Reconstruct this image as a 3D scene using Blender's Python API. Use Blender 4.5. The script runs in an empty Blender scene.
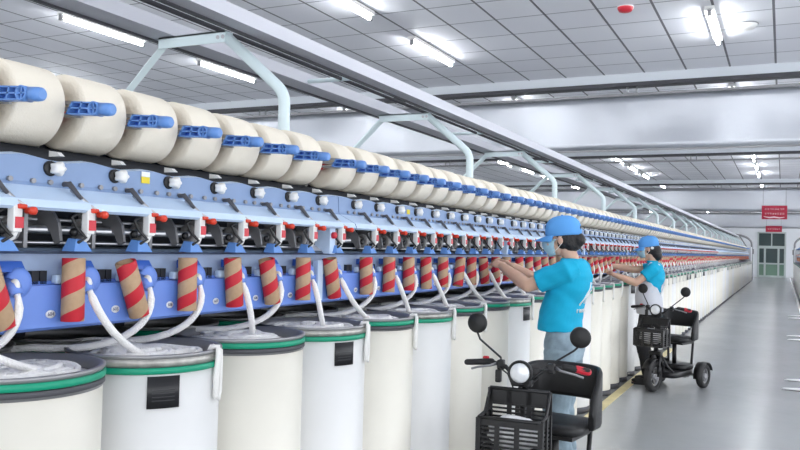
import bpy, bmesh, math, random
from mathutils import Vector, Matrix, noise
random.seed(7)
PI = math.pi
sc = bpy.context.scene
C = sc.collection

# ------------------------------------------------------------------ materials
def mat(name, col, rough=.5, metal=0, bump=0, bscale=60, var=0, vscale=8, spec=.5, emit=None, estr=0, coat=0, trans=0, sub=0):
    m = bpy.data.materials.new(name); m.use_nodes = True
    nt = m.node_tree; b = nt.nodes['Principled BSDF']
    b.inputs['Base Color'].default_value = (*col, 1)
    b.inputs['Roughness'].default_value = rough
    b.inputs['Metallic'].default_value = metal
    b.inputs['Specular IOR Level'].default_value = spec
    b.inputs['Coat Weight'].default_value = coat
    b.inputs['Transmission Weight'].default_value = trans
    if sub: b.inputs['Subsurface Weight'].default_value = sub; b.inputs['Subsurface Scale'].default_value = .01
    if emit:
        b.inputs['Emission Color'].default_value = (*emit, 1); b.inputs['Emission Strength'].default_value = estr
    tc = nt.nodes.new('ShaderNodeTexCoord')
    if var:
        n = nt.nodes.new('ShaderNodeTexNoise'); n.inputs['Scale'].default_value = vscale; n.inputs['Detail'].default_value = 4
        nt.links.new(tc.outputs['Object'], n.inputs['Vector'])
        r = nt.nodes.new('ShaderNodeMapRange'); r.inputs[1].default_value = .3; r.inputs[2].default_value = .7
        r.inputs[3].default_value = 1 - var; r.inputs[4].default_value = 1 + var
        nt.links.new(n.outputs['Fac'], r.inputs[0])
        mx = nt.nodes.new('ShaderNodeVectorMath'); mx.operation = 'SCALE'
        mx.inputs[0].default_value = col
        nt.links.new(r.outputs[0], mx.inputs['Scale']); nt.links.new(mx.outputs[0], b.inputs['Base Color'])
    if bump:
        n2 = nt.nodes.new('ShaderNodeTexNoise'); n2.inputs['Scale'].default_value = bscale; n2.inputs['Detail'].default_value = 5
        nt.links.new(tc.outputs['Object'], n2.inputs['Vector'])
        bp = nt.nodes.new('ShaderNodeBump'); bp.inputs['Strength'].default_value = bump; bp.inputs['Distance'].default_value = .01
        nt.links.new(n2.outputs['Fac'], bp.inputs['Height']); nt.links.new(bp.outputs[0], b.inputs['Normal'])
    return m

M = {}
M['panel'] = mat('panel_blue_grey', (.22, .32, .52), .42, var=.03)
M['board'] = mat('light_blue_board', (.42, .54, .76), .45, var=.06, vscale=20)
M['pale'] = mat('pale_blue_enamel', (.56, .70, .88), .35)
M['blue'] = mat('bright_blue_enamel', (.15, .28, .74), .4, var=.02)
M['deep'] = mat('deep_blue_plastic', (.045, .14, .56), .35)
M['handle'] = mat('handle_blue_plastic', (.13, .29, .66), .35)
M['white'] = mat('white_plastic', (.82, .82, .80), .4)
M['black'] = mat('black_plastic', (.008, .008, .009), .4, var=.1)
M['rubber'] = mat('rubber', (.02, .02, .021), .75, bump=.2, bscale=120)
M['dark'] = mat('dark_machine_interior', (.02, .023, .03), .6)
M['slate'] = mat('slate_rail', (.12, .16, .22), .4, metal=.3)
M['steel'] = mat('steel', (.55, .56, .58), .28, metal=.9)
M['steeld'] = mat('grey_cast_steel', (.30, .30, .31), .45, metal=.5)
M['orange'] = mat('orange_plastic', (.66, .045, .015), .35)
M['red'] = mat('red_plastic', (.62, .02, .04), .35)
M['grey'] = mat('arm_grey', (.35, .34, .33), .5)
M['frame'] = mat('frame_pale_green', (.72, .84, .86), .4)
M['tray'] = mat('tray_grey', (.62, .63, .69), .5)
M['traydark'] = mat('tray_dark_edge', (.06, .06, .07), .5)
M['yarn'] = mat('cotton_yarn', (.90, .83, .70), .9, bump=.25, bscale=180, var=.04, vscale=5)
M['sliver'] = mat('cotton_sliver', (.95, .94, .92), .95, bump=.6, bscale=160)
M['canw'] = mat('can_cool_white', (.80, .80, .79), .33, var=.03, vscale=4)
M['canc'] = mat('can_warm_cream', (.82, .79, .70), .36, var=.035, vscale=4)
M['rim'] = mat('can_rim_steel', (.36, .36, .37), .38, metal=.6)
M['rimlight'] = mat('can_inner_band', (.42, .41, .38), .3, metal=.4, var=.25, vscale=30)
M['green'] = mat('green_band', (.0, .30, .17), .4)
M['cord'] = mat('white_cord', (.86, .85, .82), .9, bump=.4, bscale=300)
M['base'] = mat('can_base_dark', (.07, .07, .08), .6)
M['label'] = mat('black_label', (.01, .01, .012), .3)
M['labelink'] = mat('label_grey_print', (.035, .035, .04), .5)
M['yellow'] = mat('yellow_sticker', (.80, .62, .02), .5)
M['paint'] = mat('yellow_floor_paint', (.74, .64, .34), .5, var=.1, vscale=6)
M['wpaint'] = mat('white_floor_strip', (.9, .9, .9), .4)
M['skin'] = mat('skin', (.68, .43, .31), .5, sub=.1, var=.04, vscale=12)
M['hair'] = mat('black_hair', (.012, .010, .010), .5, bump=.5, bscale=90)
M['shirt'] = mat('turquoise_shirt', (.0, .40, .64), .85, bump=.12, bscale=220, var=.04)
M['cap'] = mat('sky_blue_cap', (.11, .37, .80), .8, bump=.15, bscale=260)
M['mask'] = mat('face_mask', (.42, .66, .76), .9, bump=.2, bscale=200)
M['jeans'] = mat('washed_denim', (.27, .36, .42), .9, bump=.3, bscale=300, var=.35, vscale=7)
M['trouser'] = mat('black_trousers', (.012, .012, .015), .85, bump=.1)
M['apron'] = mat('white_apron', (.70, .72, .78), .9, bump=.1, bscale=100)
M['shoe'] = mat('black_shoe', (.015, .015, .015), .6)
M['bag'] = mat('white_bag', (.85, .85, .86), .4, bump=.6, bscale=25)
M['lens'] = mat('headlamp_glass', (.88, .90, .92), .15, metal=.15, bump=.4, bscale=40)
M['seat'] = mat('black_vinyl', (.011, .011, .012), .42, bump=.15, bscale=180)
M['mirror'] = mat('mirror_back', (.012, .012, .012), .5)
M['lamp'] = mat('tube_light', (1, 1, 1), .5, emit=(.93, .96, 1), estr=27)
M['wall'] = mat('white_wall', (.80, .82, .85), .6, var=.02, vscale=.5)
M['beam'] = mat('pale_beam', (.66, .70, .74), .5)
M['pillarw'] = mat('off_white_cabinet', (.72, .73, .75), .5)
M['glassd'] = mat('dark_door_glass', (.03, .055, .055), .15)
M['glassg'] = mat('green_door_glass', (.16, .27, .20), .2)
M['doorf'] = mat('door_frame_paint', (.50, .56, .54), .4)
M['banner'] = mat('red_banner', (.42, .012, .045), .6)
M['ink'] = mat('banner_white_ink', (.9, .8, .8), .6)
M['tag'] = mat('number_tag', (.85, .87, .9), .4)
M['tagink'] = mat('number_ink', (.05, .06, .15), .5)
M['ctile'] = None

def nodes_mat(name):
    m = bpy.data.materials.new(name); m.use_nodes = True
    return m, m.node_tree, m.node_tree.nodes['Principled BSDF']
def math_node(nt, op, a, b=None, c=None):
    n = nt.nodes.new('ShaderNodeMath'); n.operation = op
    for i, v in enumerate((a, b, c)):
        if v is None: continue
        if isinstance(v, (int, float)): n.inputs[i].default_value = v
        else: nt.links.new(v, n.inputs[i])
    return n.outputs[0]
def mix_col(nt, fac, a, b):
    n = nt.nodes.new('ShaderNodeMix'); n.data_type = 'RGBA'
    nt.links.new(fac, n.inputs['Factor'])
    for s, v in (('A', a), ('B', b)):
        k = [i for i in n.inputs if i.name == s and i.type == 'RGBA'][0]
        if isinstance(v, tuple): k.default_value = (*v, 1)
        else: nt.links.new(v, k)
    return [o for o in n.outputs if o.type == 'RGBA'][0]

# spiral striped paper tube: kraft brown with a red helix
def stripe_mat(name, phase, duty, period=.088):
    m, nt, b = nodes_mat(name)
    tc = nt.nodes.new('ShaderNodeTexCoord'); sp = nt.nodes.new('ShaderNodeSeparateXYZ')
    nt.links.new(tc.outputs['Object'], sp.inputs[0])
    ang = math_node(nt, 'ARCTAN2', sp.outputs[1], sp.outputs[0])
    a = math_node(nt, 'MULTIPLY', ang, 1 / (2 * PI))
    z = math_node(nt, 'MULTIPLY', sp.outputs[2], 1 / period)
    s = math_node(nt, 'SUBTRACT', z, a); s = math_node(nt, 'ADD', s, phase + 10)
    fr = math_node(nt, 'FRACT', s); st = math_node(nt, 'LESS_THAN', fr, duty)
    n = nt.nodes.new('ShaderNodeTexNoise'); n.inputs['Scale'].default_value = 60
    nt.links.new(tc.outputs['Object'], n.inputs['Vector'])
    k = mix_col(nt, n.outputs['Fac'], (.42, .27, .15), (.54, .37, .23))
    nt.links.new(mix_col(nt, st, k, (.56, .015, .03)), b.inputs['Base Color'])
    b.inputs['Roughness'].default_value = .6
    return m
TUBEM = [stripe_mat('kraft_red_spiral_a', 0, .46), stripe_mat('kraft_red_spiral_b', .35, .46), stripe_mat('kraft_red_spiral_c', .7, .46)]
M['kraft'] = mat('kraft_paper', (.45, .30, .18), .7)

# epoxy floor
def floor_mat():
    m, nt, b = nodes_mat('grey_epoxy_floor')
    tc = nt.nodes.new('ShaderNodeTexCoord')
    n = nt.nodes.new('ShaderNodeTexNoise'); n.inputs['Scale'].default_value = .9; n.inputs['Detail'].default_value = 6
    n2 = nt.nodes.new('ShaderNodeTexNoise'); n2.inputs['Scale'].default_value = 9; n2.inputs['Detail'].default_value = 6
    nt.links.new(tc.outputs['Object'], n.inputs['Vector']); nt.links.new(tc.outputs['Object'], n2.inputs['Vector'])
    c = mix_col(nt, n.outputs['Fac'], (.32, .33, .34), (.44, .455, .46))
    c2 = mix_col(nt, math_node(nt, 'MULTIPLY', n2.outputs['Fac'], .35), c, (.38, .39, .39))
    nt.links.new(c2, b.inputs['Base Color'])
    r = math_node(nt, 'MULTIPLY_ADD', n2.outputs['Fac'], .08, .20)
    nt.links.new(r, b.inputs['Roughness'])
    b.inputs['Specular IOR Level'].default_value = .6
    return m
M['floor'] = floor_mat()

# suspended ceiling: tiles .52 x .6 with dark joints
def ceil_mat():
    m, nt, b = nodes_mat('ceiling_tiles')
    tc = nt.nodes.new('ShaderNodeTexCoord'); sp = nt.nodes.new('ShaderNodeSeparateXYZ')
    nt.links.new(tc.outputs['Object'], sp.inputs[0])
    def line(o, pitch, off, w):
        f = math_node(nt, 'FRACT', math_node(nt, 'MULTIPLY_ADD', o, 1 / pitch, off / pitch + 200))
        return math_node(nt, 'LESS_THAN', f, w / pitch)
    lx = line(sp.outputs[0], .5205, .12, .024); ly = line(sp.outputs[1], .60, .09, .020)
    fx = math_node(nt, 'FLOOR', math_node(nt, 'MULTIPLY_ADD', sp.outputs[0], 1 / .5205, .12 / .5205 + 200))
    fy = math_node(nt, 'FLOOR', math_node(nt, 'MULTIPLY_ADD', sp.outputs[1], 1 / .60, .09 / .60 + 200))
    cb = nt.nodes.new('ShaderNodeCombineXYZ'); nt.links.new(fx, cb.inputs[0]); nt.links.new(fy, cb.inputs[1])
    wn = nt.nodes.new('ShaderNodeTexWhiteNoise'); nt.links.new(cb.outputs[0], wn.inputs['Vector'])
    base = mix_col(nt, wn.outputs['Value'], (.82, .83, .88), (.88, .89, .93))
    c1 = mix_col(nt, ly, base, (.36, .36, .40)); c2 = mix_col(nt, lx, c1, (.16, .16, .18))
    nt.links.new(c2, b.inputs['Base Color']); b.inputs['Roughness'].default_value = .6
    return m
M['ctile'] = ceil_mat()

# translucent glossy plastic of the hanging sheets
def sheet_mat():
    m, nt, b = nodes_mat('hanging_plastic_sheet')
    b.inputs['Base Color'].default_value = (.68, .70, .74, 1); b.inputs['Roughness'].default_value = .36
    b.inputs['Metallic'].default_value = .85
    tc = nt.nodes.new('ShaderNodeTexCoord')
    n = nt.nodes.new('ShaderNodeTexNoise'); n.inputs['Scale'].default_value = .8; n.inputs['Detail'].default_value = 3
    nt.links.new(tc.outputs['Object'], n.inputs['Vector'])
    bp = nt.nodes.new('ShaderNodeBump'); bp.inputs['Strength'].default_value = .22; bp.inputs['Distance'].default_value = .2
    nt.links.new(n.outputs['Fac'], bp.inputs['Height']); nt.links.new(bp.outputs[0], b.inputs['Normal'])
    tr = nt.nodes.new('ShaderNodeBsdfTranslucent'); tr.inputs[0].default_value = (.85, .88, .93, 1)
    nt.links.new(bp.outputs[0], tr.inputs['Normal'])
    ms = nt.nodes.new('ShaderNodeMixShader'); ms.inputs[0].default_value = .25
    nt.links.new(b.outputs[0], ms.inputs[1]); nt.links.new(tr.outputs[0], ms.inputs[2])
    nt.links.new(ms.outputs[0], nt.nodes['Material Output'].inputs[0])
    return m
M['sheet'] = sheet_mat()

# ------------------------------------------------------------------ mesh builder
def V(*a): return Vector(a)
class MB:
    def __init__(s): s.bm = bmesh.new(); s.mi = 0; s.sm = []
    def _f(s, vs, smooth=False, mi=None):
        try: f = s.bm.faces.new(vs)
        except ValueError: return
        f.smooth = smooth; f.material_index = s.mi if mi is None else mi
    def box(s, x0, x1, y0, y1, z0, z1, bev=0, rot=None, piv=None):
        if x0 > x1: x0, x1 = x1, x0
        if y0 > y1: y0, y1 = y1, y0
        if z0 > z1: z0, z1 = z1, z0
        P = [V(x, y, z) for x in (x0, x1) for y in (y0, y1) for z in (z0, z1)]
        if bev:
            t = bmesh.new(); vs = [t.verts.new(p) for p in P]
            for q in ((0, 1, 3, 2), (4, 6, 7, 5), (0, 4, 5, 1), (2, 3, 7, 6), (0, 2, 6, 4), (1, 5, 7, 3)): t.faces.new([vs[i] for i in q])
            bmesh.ops.bevel(t, geom=t.edges[:], offset=bev, segments=2, profile=.5, affect='EDGES')
            s.add(t, rot, piv, False); return s
        if rot is not None:
            c = piv if piv is not None else V((x0+x1)/2, (y0+y1)/2, (z0+z1)/2)
            P = [rot @ (p - c) + c for p in P]
        vs = [s.bm.verts.new(p) for p in P]
        for q in ((0, 1, 3, 2), (4, 6, 7, 5), (0, 4, 5, 1), (2, 3, 7, 6), (0, 2, 6, 4), (1, 5, 7, 3)): s._f([vs[i] for i in q])
        return s
    def add(s, t, rot=None, piv=None, smooth=True):
        mp = {}
        if rot is not None and piv is None:
            piv = sum((v.co for v in t.verts), V(0, 0, 0)) / len(t.verts)
        for v in t.verts:
            co = v.co if rot is None else rot @ (v.co - piv) + piv
            mp[v] = s.bm.verts.new(co)
        for f in t.faces: s._f([mp[v] for v in f.verts], smooth)
        t.free()
    def tube(s, pts, r, n=10, cap=True, flat=1.0, up=None, smooth=True, round_ends=False):
        pts = [Vector(p) for p in pts]
        R = list(r) if isinstance(r, (list, tuple)) else [r] * len(pts)
        if round_ends:
            d0 = (pts[0] - pts[1]).normalized(); d1 = (pts[-1] - pts[-2]).normalized()
            pre = [(pts[0] + d0 * R[0] * k, R[0] * q) for k, q in ((.98, .2), (.8, .6), (.45, .89))]
            post = [(pts[-1] + d1 * R[-1] * k, R[-1] * q) for k, q in ((.45, .89), (.8, .6), (.98, .2))]
            pts = [p for p, _ in pre] + pts + [p for p, _ in post]; R = [q for _, q in pre] + R + [q for _, q in post]
        rings = []; ref = Vector(up) if up is not None else None; prev = None
        for i, p in enumerate(pts):
            d = (pts[min(i + 1, len(pts) - 1)] - pts[max(i - 1, 0)]).normalized()
            if ref is not None: u = (ref - d * ref.dot(d))
            elif prev is None:
                a = V(0, 0, 1) if abs(d.z) < .9 else V(1, 0, 0); u = a - d * a.dot(d)
            else: u = prev - d * prev.dot(d)
            if u.length < 1e-6: u = d.orthogonal()
            u.normalize(); prev = u; w = d.cross(u)
            rings.append([s.bm.verts.new(p + u * math.cos(2*PI*k/n) * R[i] + w * math.sin(2*PI*k/n) * R[i] * flat) for k in range(n)])
        for a, b in zip(rings, rings[1:]):
            for k in range(n): s._f([a[k], a[(k+1) % n], b[(k+1) % n], b[k]], smooth)
        if cap: s._f(rings[0][::-1]); s._f(rings[-1])
        return s
    def lathe(s, prof, axis='Z', c=(0, 0, 0), n=32, smooth=True, close=False, a0=0, a1=2*PI):
        c = Vector(c); full = abs(a1 - a0 - 2*PI) < 1e-6; rings = []
        m = n if full else n + 1
        for r, h in prof:
            ring = []
            for k in range(m):
                a = a0 + (a1 - a0) * k / n; x, y = r * math.cos(a), r * math.sin(a)
                p = V(x, y, h) if axis == 'Z' else (V(x, h, y) if axis == 'Y' else V(h, x, y))
                ring.append(s.bm.verts.new(c + p))
            rings.append(ring)
        pairs = list(zip(rings, rings[1:]))
        if close: pairs.append((rings[-1], rings[0]))
        for a, b in pairs:
            for k in range(n if full else n): s._f([a[k], a[(k+1) % m], b[(k+1) % m], b[k]], smooth)
        if not close and full:
            if prof[0][0] > 1e-5: s._f(rings[0][::-1])
            if prof[-1][0] > 1e-5: s._f(rings[-1])
        return s
    def ell(s, c, r, rot=None, nu=20, nv=12):
        t = bmesh.new(); bmesh.ops.create_uvsphere(t, u_segments=nu, v_segments=nv, radius=1)
        for v in t.verts:
            q = V(v.co.x*r[0], v.co.y*r[1], v.co.z*r[2])
            if rot is not None: q = rot @ q
            v.co = q + Vector(c)
        s.add(t); return s
    def loft(s, rings, n=28, cap=True, smooth=True, power=2.0):
        # rings: (cx, cy, z, rx, ry) horizontal superellipses
        RR = []
        for cx, cy, z, rx, ry in rings:
            ring = []
            for k in range(n):
                a = 2*PI*k/n; ca, sa = math.cos(a), math.sin(a)
                ring.append(s.bm.verts.new(V(cx + rx*math.copysign(abs(ca)**(2/power), ca), cy + ry*math.copysign(abs(sa)**(2/power), sa), z)))
            RR.append(ring)
        for a, b in zip(RR, RR[1:]):
            for k in range(n): s._f([a[k], a[(k+1) % n], b[(k+1) % n], b[k]], smooth)
        if cap: s._f(RR[0][::-1]); s._f(RR[-1])
        return s
    def prism(s, poly, y0, y1, smooth=False):
        # poly in (x, z), extruded along Y
        a = [s.bm.verts.new(V(x, y0, z)) for x, z in poly]; b = [s.bm.verts.new(V(x, y1, z)) for x, z in poly]
        n = len(poly)
        for k in range(n): s._f([a[k], a[(k+1) % n], b[(k+1) % n], b[k]], smooth)
        s._f(a[::-1]); s._f(b); return s
    def mesh(s, name, mats):
        bmesh.ops.recalc_face_normals(s.bm, faces=s.bm.faces[:])
        me = bpy.data.meshes.new(name); s.bm.to_mesh(me); s.bm.free()
        for m in (mats if isinstance(mats, (list, tuple)) else [mats]): me.materials.append(m)
        return me
    def build(s, name, mats, parent=None, loc=None, label=None):
        return link(name, s.mesh(name, mats), parent, loc, label)
def link(name, me, parent=None, loc=None, label=None):
    o = bpy.data.objects.new(name, me); C.objects.link(o)
    if parent: o.parent = parent
    if loc is not None: o.location = loc
    if label: o['label'] = label
    return o
def tag(o, label, cat, group=None, kind=None):
    o['label'] = label; o['category'] = cat
    if group: o['group'] = group
    if kind: o['kind'] = kind
    return o
def thing(name, label, cat, loc=(0, 0, 0), rz=0, group=None):
    o = bpy.data.objects.new(name, None); C.objects.link(o); o.empty_display_size = .05
    o.location = loc; o.rotation_euler = (0, 0, rz)
    return tag(o, label, cat, group)
def struct(o): o['kind'] = 'structure'; return o
def join_meshes(src, mats_locs):
    # one mesh made of copies of a mesh at several offsets
    bm = bmesh.new()
    for loc in mats_locs:
        n0 = len(bm.verts); bm.from_mesh(src); bm.verts.ensure_lookup_table()
        for v in bm.verts[n0:]: v.co += Vector(loc)
    me = bpy.data.meshes.new(src.name + '_far'); bm.to_mesh(me); bm.free()
    for m in src.materials: me.materials.append(m)
    return me
ORD = ['zeroth', 'first', 'second', 'third', 'fourth', 'fifth', 'sixth', 'seventh', 'eighth', 'ninth', 'tenth', 'eleventh', 'twelfth',
       'thirteenth', 'fourteenth', 'fifteenth', 'sixteenth', 'seventeenth', 'eighteenth', 'nineteenth', 'twentieth']

# ------------------------------------------------------------------ camera
f_px, vp, roll, H = 790.0, (783, 256), .026, 1.43
Yc = V(vp[0] - 400, -(vp[1] - 225), -f_px).normalized()
hd = V(math.cos(roll), -math.sin(roll), 0)
Uc = hd.cross(Yc).normalized(); Xc = Yc.cross(Uc)
R = Matrix((Xc, Yc, Uc))            # world <- camera
cam = bpy.data.objects.new('camera', bpy.data.cameras.new('camera')); C.objects.link(cam)
cam.matrix_world = Matrix.Translation((0, 0, H)) @ R.to_4x4()
cam.data.sensor_width = 36; cam.data.lens = 36 * f_px / 800; cam.data.clip_start = .05; cam.data.clip_end = 300
sc.camera = cam
sc.view_settings.view_transform = 'Standard'; sc.view_settings.look = 'None'; sc.view_settings.gamma = 1
sc.view_settings.exposure = 0.88
w = bpy.data.worlds.new('hall_fill'); sc.world = w; w.use_nodes = True  # even fill light added through the open sides, standing for the unseen hall
w.node_tree.nodes['Background'].inputs[0].default_value = (.92, .95, 1, 1)
w.node_tree.nodes['Background'].inputs[1].default_value = 1.38

# ------------------------------------------------------------------ people
def remesh(m, vox, smooth=6, fold=0, fscale=9, seed=0):
    """fuse the overlapping forms of a builder into one continuous skin"""
    bmesh.ops.recalc_face_normals(m.bm, faces=m.bm.faces[:])
    me = bpy.data.meshes.new('t'); m.bm.to_mesh(me); m.bm.free()
    o = bpy.data.objects.new('t', me); C.objects.link(o)
    a = o.modifiers.new('r', 'REMESH'); a.mode = 'VOXEL'; a.voxel_size = vox; a.use_smooth_shade = True
    b = o.modifiers.new('s', 'SMOOTH'); b.iterations = smooth; b.factor = .5
    dg = bpy.context.evaluated_depsgraph_get(); dg.update()
    r = bpy.data.meshes.new_from_object(o.evaluated_get(dg)); bpy.data.objects.remove(o)
    if fold:
        nrm = [v.normal.copy() for v in r.vertices]
        for v, n in zip(r.vertices, nrm):
            c = v.co.copy()
            q = noise.noise(V(c.x * fscale + seed, c.y * fscale, c.z * fscale * 2.2 + c.x * fscale * 1.5)) + .5 * noise.noise(V(c.x * fscale * 2.3, c.y * fscale * 2 + seed, c.z * fscale * 4 - c.x * 20))
            v.co = c + n * q * fold
    for p in r.polygons: p.use_smooth = True
    r.materials.clear()
    return r
def put(name, me, mt, parent, label=None):
    me.materials.append(mt); me.name = name
    return link(name, me, parent, None, label)
def limb(m, pts, rad, n=14): m.tube(pts, rad, n, round_ends=True)
def hand(m, wrist, dirv, palm_n, s=1.0, curl=.5):
    """palm, four fingers and a thumb leaving the side of the palm; dirv = pointing direction, palm_n = where the palm faces"""
    d = Vector(dirv).normalized(); pn = Vector(palm_n); pn = (pn - d * pn.dot(d)).normalized(); sd = d.cross(pn)
    w0 = Vector(wrist)
    c = w0 + d * .05 * s
    Rm = Matrix((d, sd, pn)).transposed()
    m.ell(c, (.052*s, .038*s, .016*s), Rm, 16, 10)
    for i, (off, L) in enumerate(((-.028, .062), (-.009, .072), (.010, .068), (.028, .054))):
        p = c + d * .040 * s + sd * off * s; q = d.copy(); pts = [p - d * .02 * s, p]; ang = 0
        for seg, fr in enumerate((.45, .32, .23)):
            ang += curl * (.55 + .15 * i)
            dd = (d * math.cos(ang) + pn * math.sin(ang)); p = p + dd * L * fr * s; pts.append(p)
        m.tube(pts, [.0085*s, .0085*s, .008*s, .0075*s, .0065*s], 8, round_ends=True)
    p = c - d * .02 * s - sd * .030 * s
    td = (d * .55 - sd * .65 + pn * .5).normalized(); p1 = p + td * .034 * s; p2 = p1 + (td + d * .5 + pn * .25).normalized() * .030 * s; 
    m.tube([p, p1, p2], [.011*s, .0095*s, .0075*s], 8, round_ends=True)

def person(loc, rz, label, J, top, legs, apron=False, hairstyle='bun', logo=False, ms=1.0):
    """local frame: faces -X, her left hand side is -Y"""
    t = thing('person', label, 'person', loc, rz)
    hx, hz = J['head']; nx, nz = J['neck']; sx, sz = J['shoulder']; px, pz = J['hip']
    rot_h = Matrix.Rotation(J.get('nod', 0), 3, 'Y')
    # ---- body (one skin)
    m = MB()
    m.ell((hx + .012, 0, hz + .02), (.092, .074, .098), rot_h, 24, 16); m.ell((hx - .028, 0, hz - .045), (.056, .054, .066), rot_h, 20, 12)
    m.ell((hx - .096, 0, hz - .016), (.016, .012, .020), rot_h)
    m.ell((hx - .078, 0, hz - .058), (.014, .022, .010), rot_h); m.ell((hx - .066, 0, hz - .096), (.022, .024, .018), rot_h)
    for s in (-1, 1):
        m.ell((hx + .012, s*.076, hz - .012), (.017, .008, .028), rot_h)
        m.ell((hx - .060, s*.040, hz - .035), (.022, .018, .024), rot_h)
    m.tube([(hx + .022, 0, hz - .04), (nx, 0, nz), (nx + .01, 0, nz - .06)], [.046, .047, .055], 16)
    m.loft([(px, 0, pz - .08, .085, .15), (px, 0, pz, .105, .168), (px, 0, pz + .10, .082, .135), (px + .1*(sx-px), 0, pz + .18, .075, .118), ((px+sx)/2, 0, (pz+sz)/2 + .02, .082, .128), (sx, 0, sz - .09, .088, .140), (sx, 0, sz - .03, .070, .135), (sx, 0, sz + .015, .050, .09), (nx, 0, nz - .01, .045, .055)], n=28)
    for s in (-1, 1):
        A = J['armL'] if s < 0 else J['armR']
        sh = V(sx, s * .150, sz - .025); el, wr, pt = Vector(A[0]), Vector(A[1]), Vector(A[2])
        limb(m, [sh, sh.lerp(el, .45), el], [.042, .043, .040]); limb(m, [el, el.lerp(wr, .35), wr], [.041, .041, .027])
        hand(m, wr, pt - wr, A[3], .97, A[4])
        kn, an, toe = J['legL'] if s < 0 else J['legR']
        hp = V(px, s * .085, pz - .05)
        limb(m, [hp, hp.lerp(Vector(kn), .4), kn], [.088, .078, .056]); limb(m, [kn, Vector(kn).lerp(Vector(an), .3), an], [.054, .055, .036])
        m.ell(Vector(an).lerp(Vector(toe), .5) - V(0, 0, .03), (.115, .04, .03), Matrix.Rotation(math.atan2(toe[1]-an[1], toe[0]-an[0]), 3, 'Z'))
    body = remesh(m, .0045, 4); put('body', body, M['skin'], t)
    # ---- eyes and brows
    for s in (-1, 1):
        mm = MB(); mm.ell((hx - .077, s*.031, hz + .002), (.010, .013, .009), rot_h, 12, 8); ey = mm.build('eye', M['white'], t)
        mm = MB(); mm.ell((hx - .0825, s*.031, hz + .002), (.006, .0065, .007), rot_h, 10, 6); mm.build('iris', M['black'], ey)
        mm = MB(); mm.tube([(hx - .080, s*.048, hz + .022), (hx - .086, s*.032, hz + .027), (hx - .086, s*.018, hz + .024)], [.002, .004, .003], 6); mm.build('eyebrow', M['hair'], t)
    # ---- mask
    m = MB(); rows = []; nn = 14
    for i in range(9):
        v = i / 8; z = hz - .002 - .105 * v
        row = []
        for k in range(nn + 1):
            a = math.radians(-78 + 156 * k / nn)
            rx = .104 + .014 * math.sin(PI * min(1, v * 1.1)) - .035 * v ** 2; ry = .069 - .010 * v
            row.append(m.bm.verts.new(V(hx - .006 - rx * math.cos(a) * (1 if v < .9 else .93) + (.012 if v == 0 and abs(a) > .5 else 0), ry * math.sin(a), z + .012 * (1 - math.cos(a)) * (1 if v > .5 else -.5) + .002 * math.cos(v * 28))))
        rows.append(row)
    for a, b in zip(rows, rows[1:]):
        for k in range(nn): m._f([a[k], a[k+1], b[k+1], b[k]], True)
    mk = m.build('face_mask', M['mask'], t); so = mk.modifiers.new('t', 'SOLIDIFY'); so.thickness = .003
    m = MB()
    for s in (-1, 1):
        for z0, z1 in ((hz - .015, hz + .012), (hz - .085, hz - .03)): m.tube([(hx - .03, s*.068, z0), (hx, s*.078, (z0+z1)/2), (hx + .022, s*.082, z1)], .0018, 6)
    m.build('ear_loops', M['white'], mk)
    # ---- hair
    m = MB(); m.ell((hx + .024, 0, hz + .018), (.090, .080, .098), rot_h); m.ell((hx + .055, 0, hz - .022), (.055, .066, .065), rot_h)
    if hairstyle == 'bun': m.ell((hx + .105, 0, hz - .005), (.040, .048, .042)); m.ell((hx + .09, 0, hz - .035), (.03, .045, .035))
    else:
        m.ell((hx + .085, 0, hz - .035), (.062, .070, .082)); m.ell((hx + .105, 0, hz - .075), (.050, .058, .060))
    for s in (-1, 1): m.ell((hx + .010 - .032, s*.064, hz + .022), (.020, .015, .034)); 
    hm = remesh(m, .005, 3, .0022, 40); 
    # leave the face clear
    bm = bmesh.new(); bm.from_mesh(hm)
    bmesh.ops.delete(bm, geom=[v for v in bm.verts if v.co.x < hx - .052 or (v.co.x < hx - .012 and v.co.z < hz + .012) ], context='VERTS'); bm.to_mesh(hm); bm.free()
    put('hair', hm, M['hair'], t)
    if hairstyle != 'bun':
        mm = MB(); mm.ell((hx + .05, -.078, hz + .005), (.018, .008, .015)); mm.build('hair_clip', M['white'], t)
    # ---- cap: crown, brim, rear strap opening
    m = MB(); rings = []; n = 36; th = J.get('captilt', .12)
    cz = hz + .028; Rc = Matrix.Rotation(-th, 3, 'Y'); cc = V(hx + .012, 0, cz)
    prof = [(1.0, -.012), (1.03, 0), (1.035, .02), (1.01, .045), (.93, .070), (.78, .090), (.55, .104), (.28, .111), (.02, .113)]
    for q, z in prof: rings.append([m.bm.verts.new(cc + Rc @ V(q * .106 * math.cos(2*PI*k/n), q * .089 * math.sin(2*PI*k/n), z)) for k in range(n)])
    for a, b in zip(rings, rings[1:]):
        for k in range(n): m._f([a[k], a[(k+1) % n], b[(k+1) % n], b[k]], True)
    m._f(rings[-1], True)
    cap = m.build('cap', M['cap'], t); so = cap.modifiers.new('t', 'SOLIDIFY'); so.thickness = .003
    m = MB(); rows = []
    for i in range(6):
        v = i / 5; row = []
        for k in range(17):
            a = math.radians(-68 + 136 * k / 16)
            r1x, r1y = .106, .089
            ext = .078 * v * math.cos(a * .85) ** .7
            row.append(m.bm.verts.new(cc + Rc @ V(-(r1x + ext) * math.cos(a), (r1y + ext * .15) * math.sin(a), -.004 - .022 * v - .02 * math.sin(a) ** 2 * v)))
        rows.append(row)
    for a, b in zip(rows, rows[1:]):
        for k in range(16): m._f([a[k], a[k+1], b[k+1], b[k]], True)
    br = m.build('cap_brim', M['cap'], cap); so = br.modifiers.new('t', 'SOLIDIFY'); so.thickness = .004
    m = MB(); m.ell(cc + Rc @ V(0, 0, .114), (.008, .008, .004)); m.build('cap_button', M['cap'], cap)
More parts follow.
